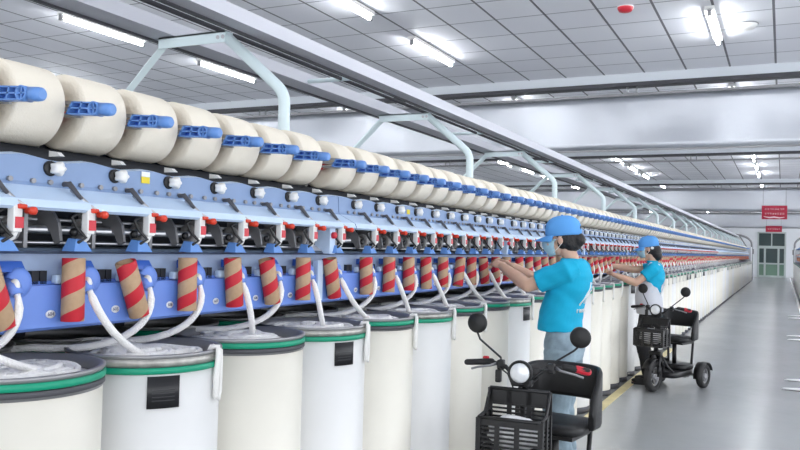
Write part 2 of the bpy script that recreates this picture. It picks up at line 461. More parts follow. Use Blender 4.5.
    m = MB(); m.lathe([(.020, 0), (.020, .004), (0, .004)], 'X', cc + Rc @ V(.104, 0, .022), 16); m.build('cap_strap_opening', M['black'], cap)
    # ---- shirt
    hemz = J['hem']; 
    m = MB(); fx = J.get('belly', -.02)
    m.loft([(px + fx, 0, hemz, .128, .182), (px + fx, 0, hemz + .06, .128, .180), ((px + sx)/2 + fx, 0, (hemz + sz)/2 - .02, .124, .168), (sx + fx * .6, 0, sz - .13, .130, .172), (sx + fx * .2, 0, sz - .05, .118, .178), (sx, 0, sz + .015, .088, .158), (sx, 0, sz + .05, .066, .105), (nx, 0, nz - .022, .062, .068), (nx, 0, nz - .002, .060, .064)], n=36)
    for s in (-1, 1):
        A = J['armL'] if s < 0 else J['armR']; sh = V(sx, s * .150, sz - .02); el = Vector(A[0])
        e = sh.lerp(el, J.get('sleeve', .72))
        m.tube([sh + V(.01, -s*.03, .01), sh, sh.lerp(e, .5), e], [.070, .071, .068, .066], 18)
    sm = remesh(m, .006, 4, .0055, 7, seed=loc[1]); put('shirt', sm, M['shirt'], t)
    if logo:
        # white mark printed on the back left of the shirt
        def on_back(y, z): return V(0, y, z)
        m = MB(); dg = bpy.context.evaluated_depsgraph_get(); dg.update()
        so_ = [c for c in t.children if c.name.startswith('shirt')][0]
        def hit(y, z):
            ok, p, n_, i_ = so_.ray_cast(V(.6, y, z), V(-1, 0, 0)); return (p + n_ * .002) if ok else V(.12, y, z)
        def stroke(pp, r):
            m.tube([hit(y, z) for y, z in pp], r, 6, flat=.4)
        zc = sz - .16
        stroke([(-.07, zc - .06), (-.05, zc - .02), (-.035, zc + .03), (-.02, zc + .075)], .005); stroke([(-.05, zc - .02), (-.02, zc - .01), (.0, zc + .03)], .004)
        stroke([(-.02, zc - .05), (.0, zc), (.01, zc + .05)], .005)
        m.build('back_logo', M['white'], so_)
        m = MB()
        for i in range(6):
            y = -.085 + i * .026
            stroke([(y, zc - .085), (y, zc - .105)], .0035); stroke([(y, zc - .085), (y + .012, zc - .088)], .003)
            if i % 2: stroke([(y + .012, zc - .088), (y + .012, zc - .105)], .003)
        m.build('back_lettering', M['white'], so_)
    # ---- trousers
    m = MB()
    m.loft([(px, 0, pz - .10, .108, .168), (px + .004, 0, pz - .02, .120, .178), (px, 0, pz + .06, .106, .162), (px, 0, hemz + .03, .100, .150)], n=30)
    for s in (-1, 1):
        kn, an, toe = [Vector(q) for q in (J['legL'] if s < 0 else J['legR'])]
        hp = V(px, s * .088, pz - .07)
        m.tube([hp + V(0, 0, .03), hp.lerp(kn, .45), kn, kn.lerp(an, .4), an + V(0, 0, -.03)], legs['r'], 18)
    tm = remesh(m, .006, 4, .0045, 9, seed=3 + loc[1]); put('trousers', tm, legs['mat'], t)
    # ---- shoes
    for s in (-1, 1):
        kn, an, toe = [Vector(q) for q in (J['legL'] if s < 0 else J['legR'])]
        d = (toe - an); d.z = 0; a = math.atan2(d.y, d.x); Rz = Matrix.Rotation(a, 3, 'Z')
        m = MB(); c = V(an.x, an.y, 0)
        m.ell(c + Rz @ V(.0, 0, .055), (.055, .042, .05)); m.ell(c + Rz @ V(.10, 0, .038), (.085, .046, .032)); m.ell(c + Rz @ V(.05, 0, .03), (.11, .042, .03))
        t3 = MB(); t3.loft([(0, 0, .0, .125, .044), (0, 0, .022, .125, .045)], power=2.6)
        for v in t3.bm.verts: v.co = c + Rz @ (v.co + V(.058, 0, 0))
        sh = put('shoe', remesh(m, .006, 3), M['shoe'], t)
        for v in sh.data.vertices: v.co.z = max(v.co.z, .012)
        t3.build('sole', M['rubber'], sh)
    # ---- apron
    if apron:
        m = MB(); n = 48; rows = []
        spec = [(pz - .10, px, .142, .190, 180), (pz, px - .01, .146, .192, 180), (hemz + .02, px + fx, .142, .192, 172), (hemz + .12, (px+sx)/2 + fx, .138, .184, 125), (sz - .20, sx + fx*.8, .143, .183, 98), (sz - .10, sx + fx*.6, .138, .178, 62), (sz - .03, sx + fx*.2, .118, .15, 45)]
        for z, cx, rx, ry, half in spec:
            rows.append([m.bm.verts.new(V(cx - rx * math.cos(math.radians(-half + 2*half*k/n)), ry * math.sin(math.radians(-half + 2*half*k/n)), z)) for k in range(n + 1)])
        for a, b in zip(rows, rows[1:]):
            for k in range(n): m._f([a[k], a[k+1], b[k+1], b[k]], True)
        ap = m.build('apron', M['apron'], t); so = ap.modifiers.new('t', 'SOLIDIFY'); so.thickness = .004
        m = MB()
        for s in (-1, 1):
            m.tube([(sx - .08, s*.10, sz - .02), (sx - .03, s*.115, sz + .045), (sx + .055, s*.10, sz + .03), (sx + .105, s*.04, sz - .10), (sx + .10, -s*.06, sz - .22), (px + .11, -s*.12, hemz + .06)], .013, 8, flat=.4)
        m.build('apron_strap', M['apron'], ap)
    return t

# worker 1: reaching to a tube, jeans
J1 = dict(head=(-.035, 1.50), neck=(.025, 1.385), shoulder=(.040, 1.33), hip=(-.005, .88), hem=.95, nod=-.12, captilt=.10, belly=-.03, sleeve=.74,
          armL=[(-.19, -.16, 1.215), (-.42, .04, 1.320), (-.525, .12, 1.35), (-.2, .5, -.6), .55],
          armR=[(-.19, .25, 1.20), (-.43, .30, 1.315), (-.53, .30, 1.345), (0, -.6, -.6), .5],
          legL=[(-.02, -.10, .48), (.03, -.11, .09), (-.10, -.12, .03)], legR=[(-.04, .09, .48), (.0, .10, .09), (-.12, .11, .03)])
person((-1.17, 4.72, 0), 0, 'worker in turquoise shirt, blue cap, mask and washed jeans reaching for a tube', J1, None, dict(r=[.098, .092, .078, .075, .072], mat=M['jeans']), hairstyle='bun', logo=True)
J2 = dict(head=(-.02, 1.475), neck=(.03, 1.345), shoulder=(.05, 1.27), hip=(.015, .86), hem=.93, nod=-.2, captilt=.16, belly=-.02, sleeve=.55,
          armL=[(-.13, -.20, 1.10), (-.36, -.20, 1.18), (-.46, -.20, 1.22), (0, .5, .6), .5],
          armR=[(-.18, .12, 1.235), (-.40, .06, 1.27), (-.50, .02, 1.30), (0, -.4, -.7), .6],
          legL=[(-.07, -.09, .46), (.02, -.10, .09), (-.11, -.11, .03)], legR=[(-.06, .09, .46), (.04, .10, .09), (-.09, .11, .03)])
person((-1.32, 9.02, 0), math.radians(6), 'worker in white apron, turquoise shirt, blue cap and black trousers at the machine', J2, None, dict(r=[.095, .088, .068, .062, .060], mat=M['trouser']), apron=True, hairstyle='low')

# ------------------------------------------------------------------ room
CH = 3.8; YE = 58.0
struct(MB().box(-16, 7, -3, YE + .3, -.1, 0).build('floor', M['floor']))
o = MB().box(-16, 7, -3, YE + .3, CH, CH + .1).build('ceiling', M['ctile']); struct(o)
# end wall with a door opening
DX0, DX1, DZ = -1.55, .18, 3.0
m = MB(); m.box(-16, DX0, YE, YE + .2, 0, CH); m.box(DX1, 7, YE, YE + .2, 0, CH); m.box(DX0, DX1, YE, YE + .2, DZ, CH)
struct(m.build('wall_end', M['wall']))
struct(MB().box(-16.2, -16, -3, YE + .2, 0, CH).build('wall_left', M['wall']))
# door: transom above, two glazed leaves
dr = thing('door_1', '', 'door'); del dr['label']; del dr['category']; struct(dr)
yb = YE - .02
m = MB()
for x in (DX0, DX1 - .09): m.box(x, x + .09, yb - .04, YE + .1, 0, DZ)
m.box(DX0, DX1, yb - .04, YE + .1, DZ - .09, DZ); m.box(DX0, DX1, yb - .04, YE + .1, 1.98, 2.08); m.box(-.72, -.65, yb - .03, YE + .1, 1.98, DZ)
for x in (-1.12, -.30): m.box(x, x + .06, yb - .035, YE + .1, 0, 1.98)
m.box(DX0, DX1, YE + .1, YE + .14, 0, DZ)  # backing slab added to block world light through the door gaps
m.build('door_frame', M['doorf'], dr)
m = MB(); m.box(DX0 + .09, -.72, YE, YE + .03, 2.08, DZ - .09); m.box(-.65, DX1 - .09, YE, YE + .03, 2.08, DZ - .09); m.build('transom_pane', M['glassd'], dr)
for x0, x1 in ((DX0 + .09, -1.12), (-1.06, -.30), (-.24, DX1 - .09)):
    m = MB()
    m.box(x0, x0 + .03, yb - .03, YE + .04, 0, 1.98); m.box(x1 - .03, x1, yb - .03, YE + .04, 0, 1.98)
    m.box(x0, x1, yb - .03, YE + .04, 1.9, 1.98); m.box(x0, x1, yb - .03, YE + .04, .85, .95); m.box(x0, x1, yb - .03, YE + .04, 0, .12)
    lf = m.build('door_leaf', M['doorf'], dr)
    MB().box(x0 + .03, x1 - .03, YE, YE + .03, .92, 1.9).build('door_pane', M['glassd'], lf); MB().box(x0 + .03, x1 - .03, YE, YE + .03, .1, .88).build('lower_pane', M['glassg'], lf)
# ceiling beams, hanging rails, hanging sheets
nb = 0
for i, yb in enumerate((10.7, 18.8, 26.9, 35.0, 43.1, 51.2)):
    nb += 1
    m = MB(); m.box(-16, 7, yb, yb + .22, CH - .115, CH); o = m.build('trim_%d' % nb, [M['beam']]); struct(o)
    nb += 1
    m = MB(); m.box(-16, 7, yb + .01, yb + .21, CH - .16, CH - .115)
    struct(m.build('trim_%d' % nb, M['traydark']))
    rl = thing('hanging_rail', 'steel rail on short hangers under the %s ceiling beam counted from the camera' % ORD[i + 1], 'rail', (0, yb, 0), 0, None)
    m = MB(); m.box(-15.9, 6.9, .06, .12, CH - .285, CH - .25); m.build('rail_bar', M['steeld'], rl)
    for xh in (-13.9, -10.9, -7.9, -4.9, -1.9, 1.1, 4.1):
        m = MB(); m.tube([(xh, .09, CH - .16), (xh, .09, CH - .25)], .014, 8); m.tube([(xh + .12, .09, CH - .16), (xh + .12, .09, CH - .25)], .014, 8)
        m.build('hanger', M['steel'], rl)
    if i % 2 == 0:
        m = MB(); nx = 96; rows = []
        for iz in range(9):
            z = CH - .285 - (CH - .285 - 2.80) * iz / 8
            rows.append([m.bm.verts.new(V(-15.8 + 22.6 * ix / nx, .09 + .05 * noise.noise(V(ix * .21, iz * .15, i)) * (iz / 8 + .2), z)) for ix in range(nx + 1)])
        for a, b in zip(rows, rows[1:]):
            for k in range(nx): m._f([a[k], a[k+1], b[k+1], b[k]], True)
        sh = m.build('smoke_curtain', M['sheet'], None, (0, yb, 0))
        sm = sh.modifiers.new('thick', 'SOLIDIFY'); sm.thickness = .004
        tag(sh, 'glossy pale grey plastic sheet hanging across the hall, %s from the camera' % ['nearest', 'middle one', 'farthest'][i // 2], 'curtain')
        MB().box(-15.8, 6.8, .075, .105, -.012, .012).build('bottom_bar', M['steeld'], sh, (0, 0, 2.79))
# tube lights
def light_mesh():
    a = MB(); a.box(-.045, .045, 0, 1.2, -.045, -.004); ml = a.mesh('light_housing', M['white'])
    b = MB(); b.tube([(0, .02, -.075), (0, 1.18, -.075)], .019, 10); mt = b.mesh('light_tube', M['lamp'])
    c = MB(); c.box(-.02, .02, 0, .03, -.10, -.03); c.box(-.02, .02, 1.17, 1.2, -.10, -.03); mc = c.mesh('end_cap', M['steeld'])
    return ml, mt, mc
LM = light_mesh()
def place_light(x, y, label, group=None):
    t = thing('ceiling_light', label, 'ceiling light', (x, y, CH), 0, group)
    for n, me in zip(('light_housing', 'fluorescent_tube', 'end_caps'), LM): link(n, me, t)
special = {(-6.83, 0, 1): 'ceiling tube light above the leftmost packages', (-6.83, 0, 2): 'ceiling tube light seen under the nearest overhead arch',
           (-3.79, 0, 1): 'ceiling tube light cut by the top edge left of centre', (-3.79, 0, 2): 'ceiling tube light glowing in the middle of the ceiling',
           (-.66, 0, 2): 'ceiling tube light on the right, beside the small white detector'}
for x in (-13., -9.9, -6.83, -3.79, -.66, 2.46, 5.5):
    for bay in range(7):
        for q, dy in enumerate((1.05, 3.2, 5.38)):
            y = 2.6 + 8.1 * bay + dy
            if y > YE - 1.5: continue
            if bay == 0 and x in (-9.9, -13., 5.5) and q == 0: pass
            lb = special.get((x, bay, q), 'white tube light on the ceiling beyond the nearest beam' if bay else 'white tube light of the nearest ceiling bay, outside the picture')
            place_light(x, y, lb, None if (x, bay, q) in special else ('far ceiling lights' if bay else 'near ceiling lights'))
# small ceiling devices
al = thing('fire_alarm', 'small red round alarm on a ceiling tile', 'alarm', (-1.40, 7.75, CH))
MB().lathe([(.075, 0), (.075, -.02), (.06, -.045), (.03, -.055), (0, -.056)], n=24).build('alarm_body', M['red'], al)
MB().lathe([(.08, 0), (.08, -.008), (0, -.008)], n=24).build('mount', M['white'], al)
al = thing('smoke_detector', 'small white round detector beside the right tube light', 'smoke detector', (-.36, 8.77, CH))
MB().lathe([(.10, 0), (.10, -.02), (.07, -.05), (.04, -.06), (0, -.06)], n=24).build('detector_body', M['white'], al)
MB().lathe([(.11, 0), (.11, -.007), (0, -.007)], n=24).build('mount', M['steeld'], al)
# banners
def banner(x0, x1, z0, z1, y, label, nchar, rows):
    t = thing('red_banner', label, 'banner', ((x0 + x1) / 2, y, z0))
    wd, hh = x1 - x0, z1 - z0
    MB().box(-wd/2, wd/2, -.012, .012, 0, hh).build('banner_cloth', M['banner'], t)
    rng = random.Random(3)
    m = MB(); cs = wd * .8 / nchar
    for r in range(rows):
        zc = hh * ((.74 - r * .33) if rows > 1 else .5)
        for i in range(nchar):
            xc = -wd*.4 + cs * (i + .5); s = cs * .36; th = s * .22
            for _ in range(3):
                dz = rng.choice((-.8, -.3, .2, .7)) * s; m.box(xc - s, xc + s, -.017, -.0125, zc + dz, zc + dz + th)
            for _ in range(2):
                dx = rng.choice((-.7, 0, .6)) * s; m.box(xc + dx, xc + dx + th, -.017, -.0125, zc - s, zc + s)
    m.build('lettering', M['ink'], t)
    if rows > 1:
        m = MB(); m.tube([(-wd*.42, -.02, hh*.2), (-wd*.2, -.02, hh*.12), (0, -.02, hh*.16), (wd*.2, -.02, hh*.10), (wd*.4, -.02, hh*.16)], [.008, .02, .022, .018, .006], 6)
        m.build('wave_mark', M['ink'], t)
    m = MB()
    for x in (-wd*.45, wd*.45): m.tube([(x, 0, hh), (x, .02, 3.53 - z0)], .005, 6)
    m.build('hanging_cords', M['steeld'], t)
banner(-.61, .10, 2.555, 2.975, 26.94, 'upper red banner with two rows of white characters, hanging above the aisle', 8, 2)
banner(-.79, -.06, 2.60, 2.90, 43.14, 'lower smaller dark red banner hanging just above the far door', 7, 1)
# floor markings
tag(MB().box(-1.53, -1.44, 2.5, 12.5, .0, .002).build('floor_line', M['paint']), 'faded yellow line painted along the foot of the left can row', 'floor line')
tag(MB().box(.40, .46, 12, 57.5, .0, .002).build('floor_line', M['wpaint']), 'pale line painted along the foot of the right can row', 'floor line')
for i, (y, x) in enumerate(((9.5, .0), (10.2, .03), (15.1, .08), (15.8, .07), (20.3, .12), (21.2, .12))):
    m = MB(); m.lathe([(.33, .0), (.33, .004), (.31, .012), (.20, .02), (0, .022)], n=28)
    for v in m.bm.verts: v.co.y *= .20
    mk = m.build('floor_strip', M['wpaint'], None, (x + .33, y, .003))
    tag(mk, 'slim white oval strip lying on the aisle floor, %s from the camera' % ['nearest', 'second', 'third', 'fourth', 'fifth', 'farthest'][i], 'floor strip')
    MB().box(-.30, .32, -.075, -.05, 0, .004).build('strip_shadow', M['base'], mk)  # dark bar drawn in as the shadow along the strip

# ------------------------------------------------------------------ spinning machine
def U(k): return 1.53 + .23 * k + .08 * math.floor((k + 3) / 10)
K0, K1 = -3, 197
units = list(range(K0, K1))
YM0, YM1 = U(K0) - .155, U(K1 - 1) + .155
def gap_y(s): return 3.065 + 2.38 * s            # centre of the gap after section s
m = MB(); m.tube([(-.004, 0, 0), (.007, 0, 0)], .007, 8); BOLT = m.mesh('bolt_head', M['steeld']); FARB = []
def build_machine(side, name, label, kfrom, kto, ymin):
    """side=-1 the left machine; +1 mirrored to the right of the aisle"""
    root = thing(name, label, 'spinning machine', (0, 0, 0))
    Xo = 0 if side < 0 else -1.03
    def X(x): return x if side < 0 else -x + Xo
    def fin(m):
        if side > 0:
            for v in m.bm.verts: v.co.x = -v.co.x + Xo
        return m
    ks = list(range(kfrom, kto))
    y0, y1 = max(ymin, U(kfrom) - .155), U(kto - 1) + .155
    # long shared members
    m = MB(); m.box(-3.02, -2.06, y0, y1, 1.19, 1.66); m.box(-2.70, -2.45, y0, y1, .02, 1.19); fin(m).build('machine_core', M['dark'], root)
    m = MB(); m.box(-2.95, -2.085, y0, y1, 1.66, 1.80); m.box(-2.085, -1.99, y0, y1, 1.655, 1.70); fin(m).build('dark_leak_block', M['dark'], root)  # dark block added to stop pale background showing under the packages
    m = MB(); m.tube([(-1.93, y0, 1.652), (-1.93, y1, 1.652)], .034, 14); fin(m).build('winding_drum_shaft', M['dark'], root)
    m = MB(); m.tube([(-1.825, y0, 1.450), (-1.825, y1, 1.450)], .012, 10); fin(m).build('drive_shaft', M['steel'], root)
    m = MB(); m.tube([(-1.81, y0, 1.414), (-1.81, y1, 1.414)], .005, 8); m.tube([(-1.86, y0, 1.478), (-1.86, y1, 1.478)], .005, 8); fin(m).build('guide_rods', M['steel'], root)
    m = MB(); m.prism([(-2.08, 1.40), (-1.765, 1.40), (-1.755, 1.392), (-1.77, 1.385), (-2.08, 1.385)], y0, y1); fin(m).build('slate_rail', M['slate'], root)
    m = MB(); m.box(-2.06, -1.815, y0, y1, 1.30, 1.384); fin(m).build('intake_backboard', M['board'], root)
    # sections: each blue panel is a part of its own
    s0 = math.floor((kfrom + 3) / 10); s1 = math.floor((kto - 1 + 3) / 10)
    for s in range(s0, s1 + 1):
        a = max(y0, gap_y(s - 1)); b = min(y1, gap_y(s))
        if b - a < .05: continue
        ka = [k for k in ks if a < U(k) < b]
        # upper panel with a scalloped top edge
        m = MB(); prof = lambda zt: [(-1.83, zt), (-1.80, zt - .006), (-1.795, 1.575), (-1.79, 1.565), (-1.71, 1.525), (-1.70, 1.505), (-1.71, 1.498), (-1.75, 1.502), (-1.83, 1.55)]
        n = max(2, int((b - a - .006) / .038)); rows = []
        for i in range(n + 1):
            y = a + .003 + (b - a - .006) * i / n
            d = min(abs(y - U(k)) for k in ka) if ka else .1
            zt = 1.652 - .012 * (1 - min(1, abs(min((y - U(k) for k in ka), key=abs) - .02) / .10)) ** 1 if ka else 1.652
            rows.append([m.bm.verts.new(V(x, y, z)) for x, z in prof(zt)])
        nn = len(rows[0])
        for p, q in zip(rows, rows[1:]):
            for j in range(nn): m._f([p[j], p[(j+1) % nn], q[(j+1) % nn], q[j]], False, 1 if j in (0, 3, 4, 5, 6, 7) else 0)
        m._f(rows[0][::-1]); m._f(rows[-1])
        up = fin(m).build('upper_panel', [M['panel'], M['pale']], root)
        # bolts
        if side < 0:
            far_b = MB(); nfar = 0
            for k in ka:
                for dy in (-.075, -.02, .03, .085):
                    if k < 22: link('bolt_head', BOLT, root, (-1.793, U(k) + dy, 1.578))
                    else: far_b.tube([(-1.797, U(k) + dy, 1.578), (-1.786, U(k) + dy, 1.578)], .0055, 6); nfar += 1
            if nfar: FARB.append(far_b)
            else: far_b.bm.free()
        # lower bright blue panel with dark windows along its top
        m = MB(); m.box(-1.80, -1.775, a + .004, b - .004, 1.187, 1.30); m.box(-1.82, -1.80, a + .004, b - .004, 1.19, 1.31)
        m.prism([(-1.80, 1.185), (-1.775, 1.187), (-1.79, 1.178), (-1.95, 1.178), (-1.95, 1.185)], a + .004, b - .004)
        fin(m).build('lower_panel', M['blue'], root)
        m = MB()
        yd = b - .165; m.box(-1.80, -1.725, yd - .022, yd + .022, 1.39, 1.503); m.box(-1.79, -1.765, yd - .045, yd - .005, 1.19, 1.36)
        dv = fin(m).build('section_divider', M['pale'], root)
        m = MB(); m.lathe([(.014, 0), (.014, .014), (.009, .018), (0, .018)], 'X', (-1.725, yd, 1.468), 16); fin(m).build('red_button', M['red'], dv)
        m = MB(); m.prism([(-1.95, 1.402), (-1.76, 1.402), (-1.80, 1.425), (-1.95, 1.425)], yd - .11, yd - .022); fin(m).build('sloped_cover', M['tray'], dv)
    if side < 0:
        m = MB()
        for q in FARB:
            t_ = bpy.data.meshes.new('t'); q.bm.to_mesh(t_); q.bm.free(); m.bm.from_mesh(t_); bpy.data.meshes.remove(t_)
        ob = m.build('bolt_head', M['steeld'], root); ob['kind'] = 'stuff'
    # one spinning position (built about y = 0, repeated)
    def protos():
        P = []
        m = MB(); pr = []
        m.lathe([(.021, 0), (.021, .008), (.016, .010), (0, .010)], 'X', (-1.80, -.018, 1.616), 16); P.append(('knob_ring', m, M['black'], 0))
        m = MB(); nst = 20; rr = []
        for h, q in ((.010, .85), (.014, 1), (.032, 1), (.038, .8), (.038, 0.05)):
            rr.append([m.bm.verts.new(V(-1.80 + h, -.008 + q * (.0175 + .0035 * math.cos(5 * 2*PI*i/nst)) * math.cos(2*PI*i/nst), 1.616 + q * (.0175 + .0035 * math.cos(5 * 2*PI*i/nst)) * math.sin(2*PI*i/nst))) for i in range(nst)])
        for a, b in zip(rr, rr[1:]):
            for i in range(nst): m._f([a[i], a[(i+1) % nst], b[(i+1) % nst], b[i]], True)
        m._f(rr[0][::-1]); m._f(rr[-1]); P.append(('star_knob', m, M['white'], 0))
        m = MB(); m.tube([(-1.778, .012, 1.574), (-1.757, .014, 1.576), (-1.742, .020, 1.558), (-1.726, .030, 1.535)], [.006, .0085, .007, .005], 8)
        P.append(('yarn_clamp', m, M['base'], 0))
        m = MB(); m.tube([(-1.757, .020, 1.560), (-1.738, .030, 1.545), (-1.712, .046, 1.518), (-1.698, .055, 1.509)], [.005, .006, .005, .004], 8); P.append(('clamp_arm', m, M['steel'], 0))
        m = MB(); m.box(-1.725, -1.700, .030, .056, 1.440, 1.508, .003); m.tube([(-1.712, .043, 1.445), (-1.715, .040, 1.428), (-1.725, .030, 1.413)], [.010, .008, .006], 8)
        P.append(('sensor_arm', m, M['white'], 0))
        m = MB(); m.box(-1.727, -1.6985, .034, .058, 1.450, 1.478); P.append(('red_label', m, M['red'], 1))
        m = MB(); m.lathe([(.008, 0), (.008, .016), (.0105, .018), (.0105, .028), (.006, .033), (0, .033)], 'X', (-1.70, .066, 1.494), 14); m.box(-1.72, -1.695, .040, .066, 1.498, 1.510, .003)
        P.append(('orange_button', m, M['orange'], 1))
        m = MB(); m.tube([(-1.72, .026, 1.502), (-1.735, .006, 1.485), (-1.725, .018, 1.455), (-1.705, .030, 1.43), (-1.715, .010, 1.415), (-1.74, .002, 1.408)], .0048, 8)
        P.append(('black_cable', m, M['black'], 0))
        m = MB(); m.prism([(-1.90, 1.50), (-1.80, 1.50), (-1.775, 1.47), (-1.765, 1.42), (-1.785, 1.41), (-1.805, 1.445), (-1.90, 1.46)], -.004, .006)
        P.append(('drive_bracket', m, M['steeld'], 0))
        m = MB(); m.lathe([(.015, -.006), (.034, -.006), (.034, .006), (.015, .006)], 'Y', (-1.825, .118, 1.450), 20, close=True)
        P.append(('drive_pulley', m, M['grey'], 0))
        m = MB(); m.box(-1.816, -1.80, -.060, -.038, 1.302, 1.338); m.box(-1.816, -1.80, -.034, -.012, 1.302, 1.338); m.box(-1.817, -1.806, -.06, -.012, 1.31, 1.33); P.append(('intake_slots', m, M['dark'], 0))
        m = MB(); m.box(-1.86, -1.80, .140, .152, 1.40, 1.50); P.append(('support_post', m, M['steeld'], 0))
        m = MB(); m.lathe([(.012, 0), (.012, .008), (0, .008)], 'X', (-1.80, .07, 1.445), 14)
        P.append(('black_knuckle', m, M['black'], 0))
        # blue trapezoid rotor guard
        m = MB(); v = [(-1.75, -.010, 1.393), (-1.702, -.010, 1.393), (-1.702, .050, 1.393), (-1.75, .054, 1.393), (-1.745, .006, 1.428), (-1.716, .006, 1.425), (-1.716, .036, 1.425), (-1.745, .038, 1.428)]
        vs = [m.bm.verts.new(V(*q)) for q in v]
        for q in ((0, 1, 2, 3), (4, 5, 6, 7), (0, 1, 5, 4), (1, 2, 6, 5), (2, 3, 7, 6), (3, 0, 4, 7)): m._f([vs[i] for i in q])
        P.append(('blue_guard', m, M['handle'], 0))
        # dark blue wedge + round sliver inlet
        m = MB(); m.prism([(-1.83, 1.338), (-1.765, 1.338), (-1.785, 1.365), (-1.83, 1.365)], .055, .125); P.append(('intake_wedge', m, M['deep'], 0))
        m = MB(); m.lathe([(.039, 0), (.039, .012), (.034, .018), (.015, .02), (0, .02)], 'X', (-1.780, .106, 1.310), 24); m.tube([(-1.765, .070, 1.300), (-1.735, .068, 1.296), (-1.728, .068, 1.282)], [.024, .019, .016], 14)
        P.append(('sliver_inlet', m, M['blue'], 0))
        m = MB(); m.ell((-1.735, .068, 1.304), (.016, .010, .019), None, 12, 8); P.append(('inlet_lip', m, M['white'], 1))
        m = MB(); m.box(-1.80, -1.775, .0, .035, 1.302, 1.328, .006); P.append(('white_cover', m, M['pale'], 0))
        m = MB()
        for r in range(10): pass
        m.lathe([(.011, 0), (.011, .002), (0, .002)], 'X', (-1.7745, 0.0, 1.222), 18)
        for v_ in m.bm.verts: v_.co.y = v_.co.y * 1.4 - .018
        P.append(('number_tag', m, M['tag'], 0))
        # package holder: grey plates running to a blue handle in front of the package
        m = MB()
        dz = -.075
        def zz(x): return 1.806 + (x + 1.95) * dz
        for o_ in (-.018, 0, .018):
            m.prism([(-2.06, zz(-2.06) + o_ - .006), (-1.80, zz(-1.80) + o_ - .006), (-1.80, zz(-1.80) + o_ + .005), (-2.06, zz(-2.06) + o_ + .005)], -.148, -.140)
        m.prism([(-2.06, 1.64), (-2.02, 1.64), (-1.90, zz(-1.9)), (-1.90, zz(-1.9) + .01), (-2.06, zz(-2.06) + .02)], -.139, -.134)
        P.append(('package_arm', m, M['grey'], 0))
        m = MB()
        # handle: slotted plate, cross hub and rounded grip
        def zc(x): return zz(x)
        for za, zb in ((.014, .018), (-.018, -.014)):
            m.prism([(-1.835 + (0 if za > 0 else -.02), zc(-1.835) + za), (-1.755, zc(-1.755) + za), (-1.755, zc(-1.755) + zb), (-1.835 + (0 if za > 0 else -.02), zc(-1.835) + zb)], -.175, -.148)
        m.prism([(-1.858, zc(-1.855) - .018), (-1.850, zc(-1.855) - .018), (-1.828, zc(-1.835) + .018), (-1.836, zc(-1.835) + .018)], -.175, -.148)
        m.prism([(-1.81, zc(-1.81) - .016), (-1.804, zc(-1.81) - .016), (-1.794, zc(-1.80) + .016), (-1.80, zc(-1.80) + .016)], -.175, -.148)
        m.prism([(-1.85, zc(-1.84) - .002), (-1.76, zc(-1.76) - .002), (-1.76, zc(-1.76) + .002), (-1.85, zc(-1.84) + .002)], -.175, -.148)
        cx, czz = -1.750, zc(-1.750)
        m.lathe([(.0195, -.179), (.0195, -.145), (.0155, -.145), (.0155, -.179)], 'Y', (cx, 0, czz), 24, close=True)
        m.prism([(cx - .017, czz - .002), (cx + .017, czz - .002), (cx + .017, czz + .002), (cx - .017, czz + .002)], -.176, -.148)
        m.prism([(cx - .002, czz - .017), (cx + .002, czz - .017), (cx + .002, czz + .017), (cx - .002, czz + .017)], -.176, -.148)
        x2 = cx + .014
        m.tube([(x2, -.160, zc(x2)), (x2 + .025, -.160, zc(x2 + .025)), (x2 + .040, -.160, zc(x2 + .040)), (x2 + .045, -.160, zc(x2 + .045))], [.0185, .0185, .017, .012], 20)
        for v_ in m.bm.verts: v_.co.x += .028; v_.co.z -= .002
        P.append(('package_handle', m, M['handle'], 1))
        m = MB(); m.prism([(cx - .016, czz - .015), (-1.848, zc(-1.848) - .015), (-1.832, zc(-1.832) + .015), (cx - .01, czz + .015)], -.152, -.148)
        m.lathe([(.0155, -.158), (.0155, -.150), (0, -.150)], 'Y', (cx, 0, czz), 20); 
        for v_ in m.bm.verts: v_.co.x += .028; v_.co.z -= .002
        P.append(('handle_recess', m, M['deep'], 1))
        m = MB(); m.prism([(-1.86, 1.655), (-1.815, 1.656), (-1.830, 1.668), (-1.86, 1.672)], .030, .046); P.append(('yarn_guide', m, M['white'], 0))
        return P
    protos_l = [(n, fin(m).mesh(n, mt), lvl) for n, m, mt, lvl in protos()]
    near = ks[:100]; far = ks[100:] if side < 0 else []
    if side > 0: near = ks[:100]
    owner = {'red_label': 'sensor_arm', 'orange_button': 'sensor_arm', 'inlet_lip': 'sliver_inlet', 'package_handle': 'package_arm', 'handle_recess': 'package_arm'}
    for k in near:
        made = {}
        for n, me, lvl in protos_l:
            if side > 0 and n in ('yarn_clamp', 'red_label', 'black_cable', 'black_knuckle', 'inlet_lip', 'knob_ring', 'handle_recess'): continue
            if n in owner:
                made[n] = link(n, me, made[owner[n]])
            else: made[n] = link(n, me, root, (0, U(k), 0))
        if side < 0 and -2 < k < 14:
            cu = bpy.data.curves.new('digits', 'FONT'); cu.body = str(625 + k - 1 if False else 604 + k); cu.size = .014; cu.align_x = 'CENTER'; cu.align_y = 'CENTER'; cu.extrude = .0003
            tmp = bpy.data.objects.new('digits', cu); C.objects.link(tmp)
            me = bpy.data.meshes.new_from_object(tmp); bpy.data.objects.remove(tmp); me.materials.clear(); me.materials.append(M['tagink'])
            d = link('digits', me, made['number_tag'], (-1.7719, -.018, 1.222)); d.rotation_euler = (PI/2, 0, PI/2)
    if far:
        for n, me, lvl in protos_l:
            if n in ('handle_recess', 'black_cable', 'knob_ring', 'yarn_clamp', 'inlet_lip', 'number_tag', 'black_knuckle', 'white_cover', 'red_label', 'orange_button', 'clamp_arm'): continue
            o = link(n, join_meshes(me, [(0, U(k), 0) for k in far]), root); o['kind'] = 'stuff'
    return root
MACH = build_machine(-1, 'spinning_machine', 'long blue rotor spinning machine running down the left of the aisle', K0, K1, .6)
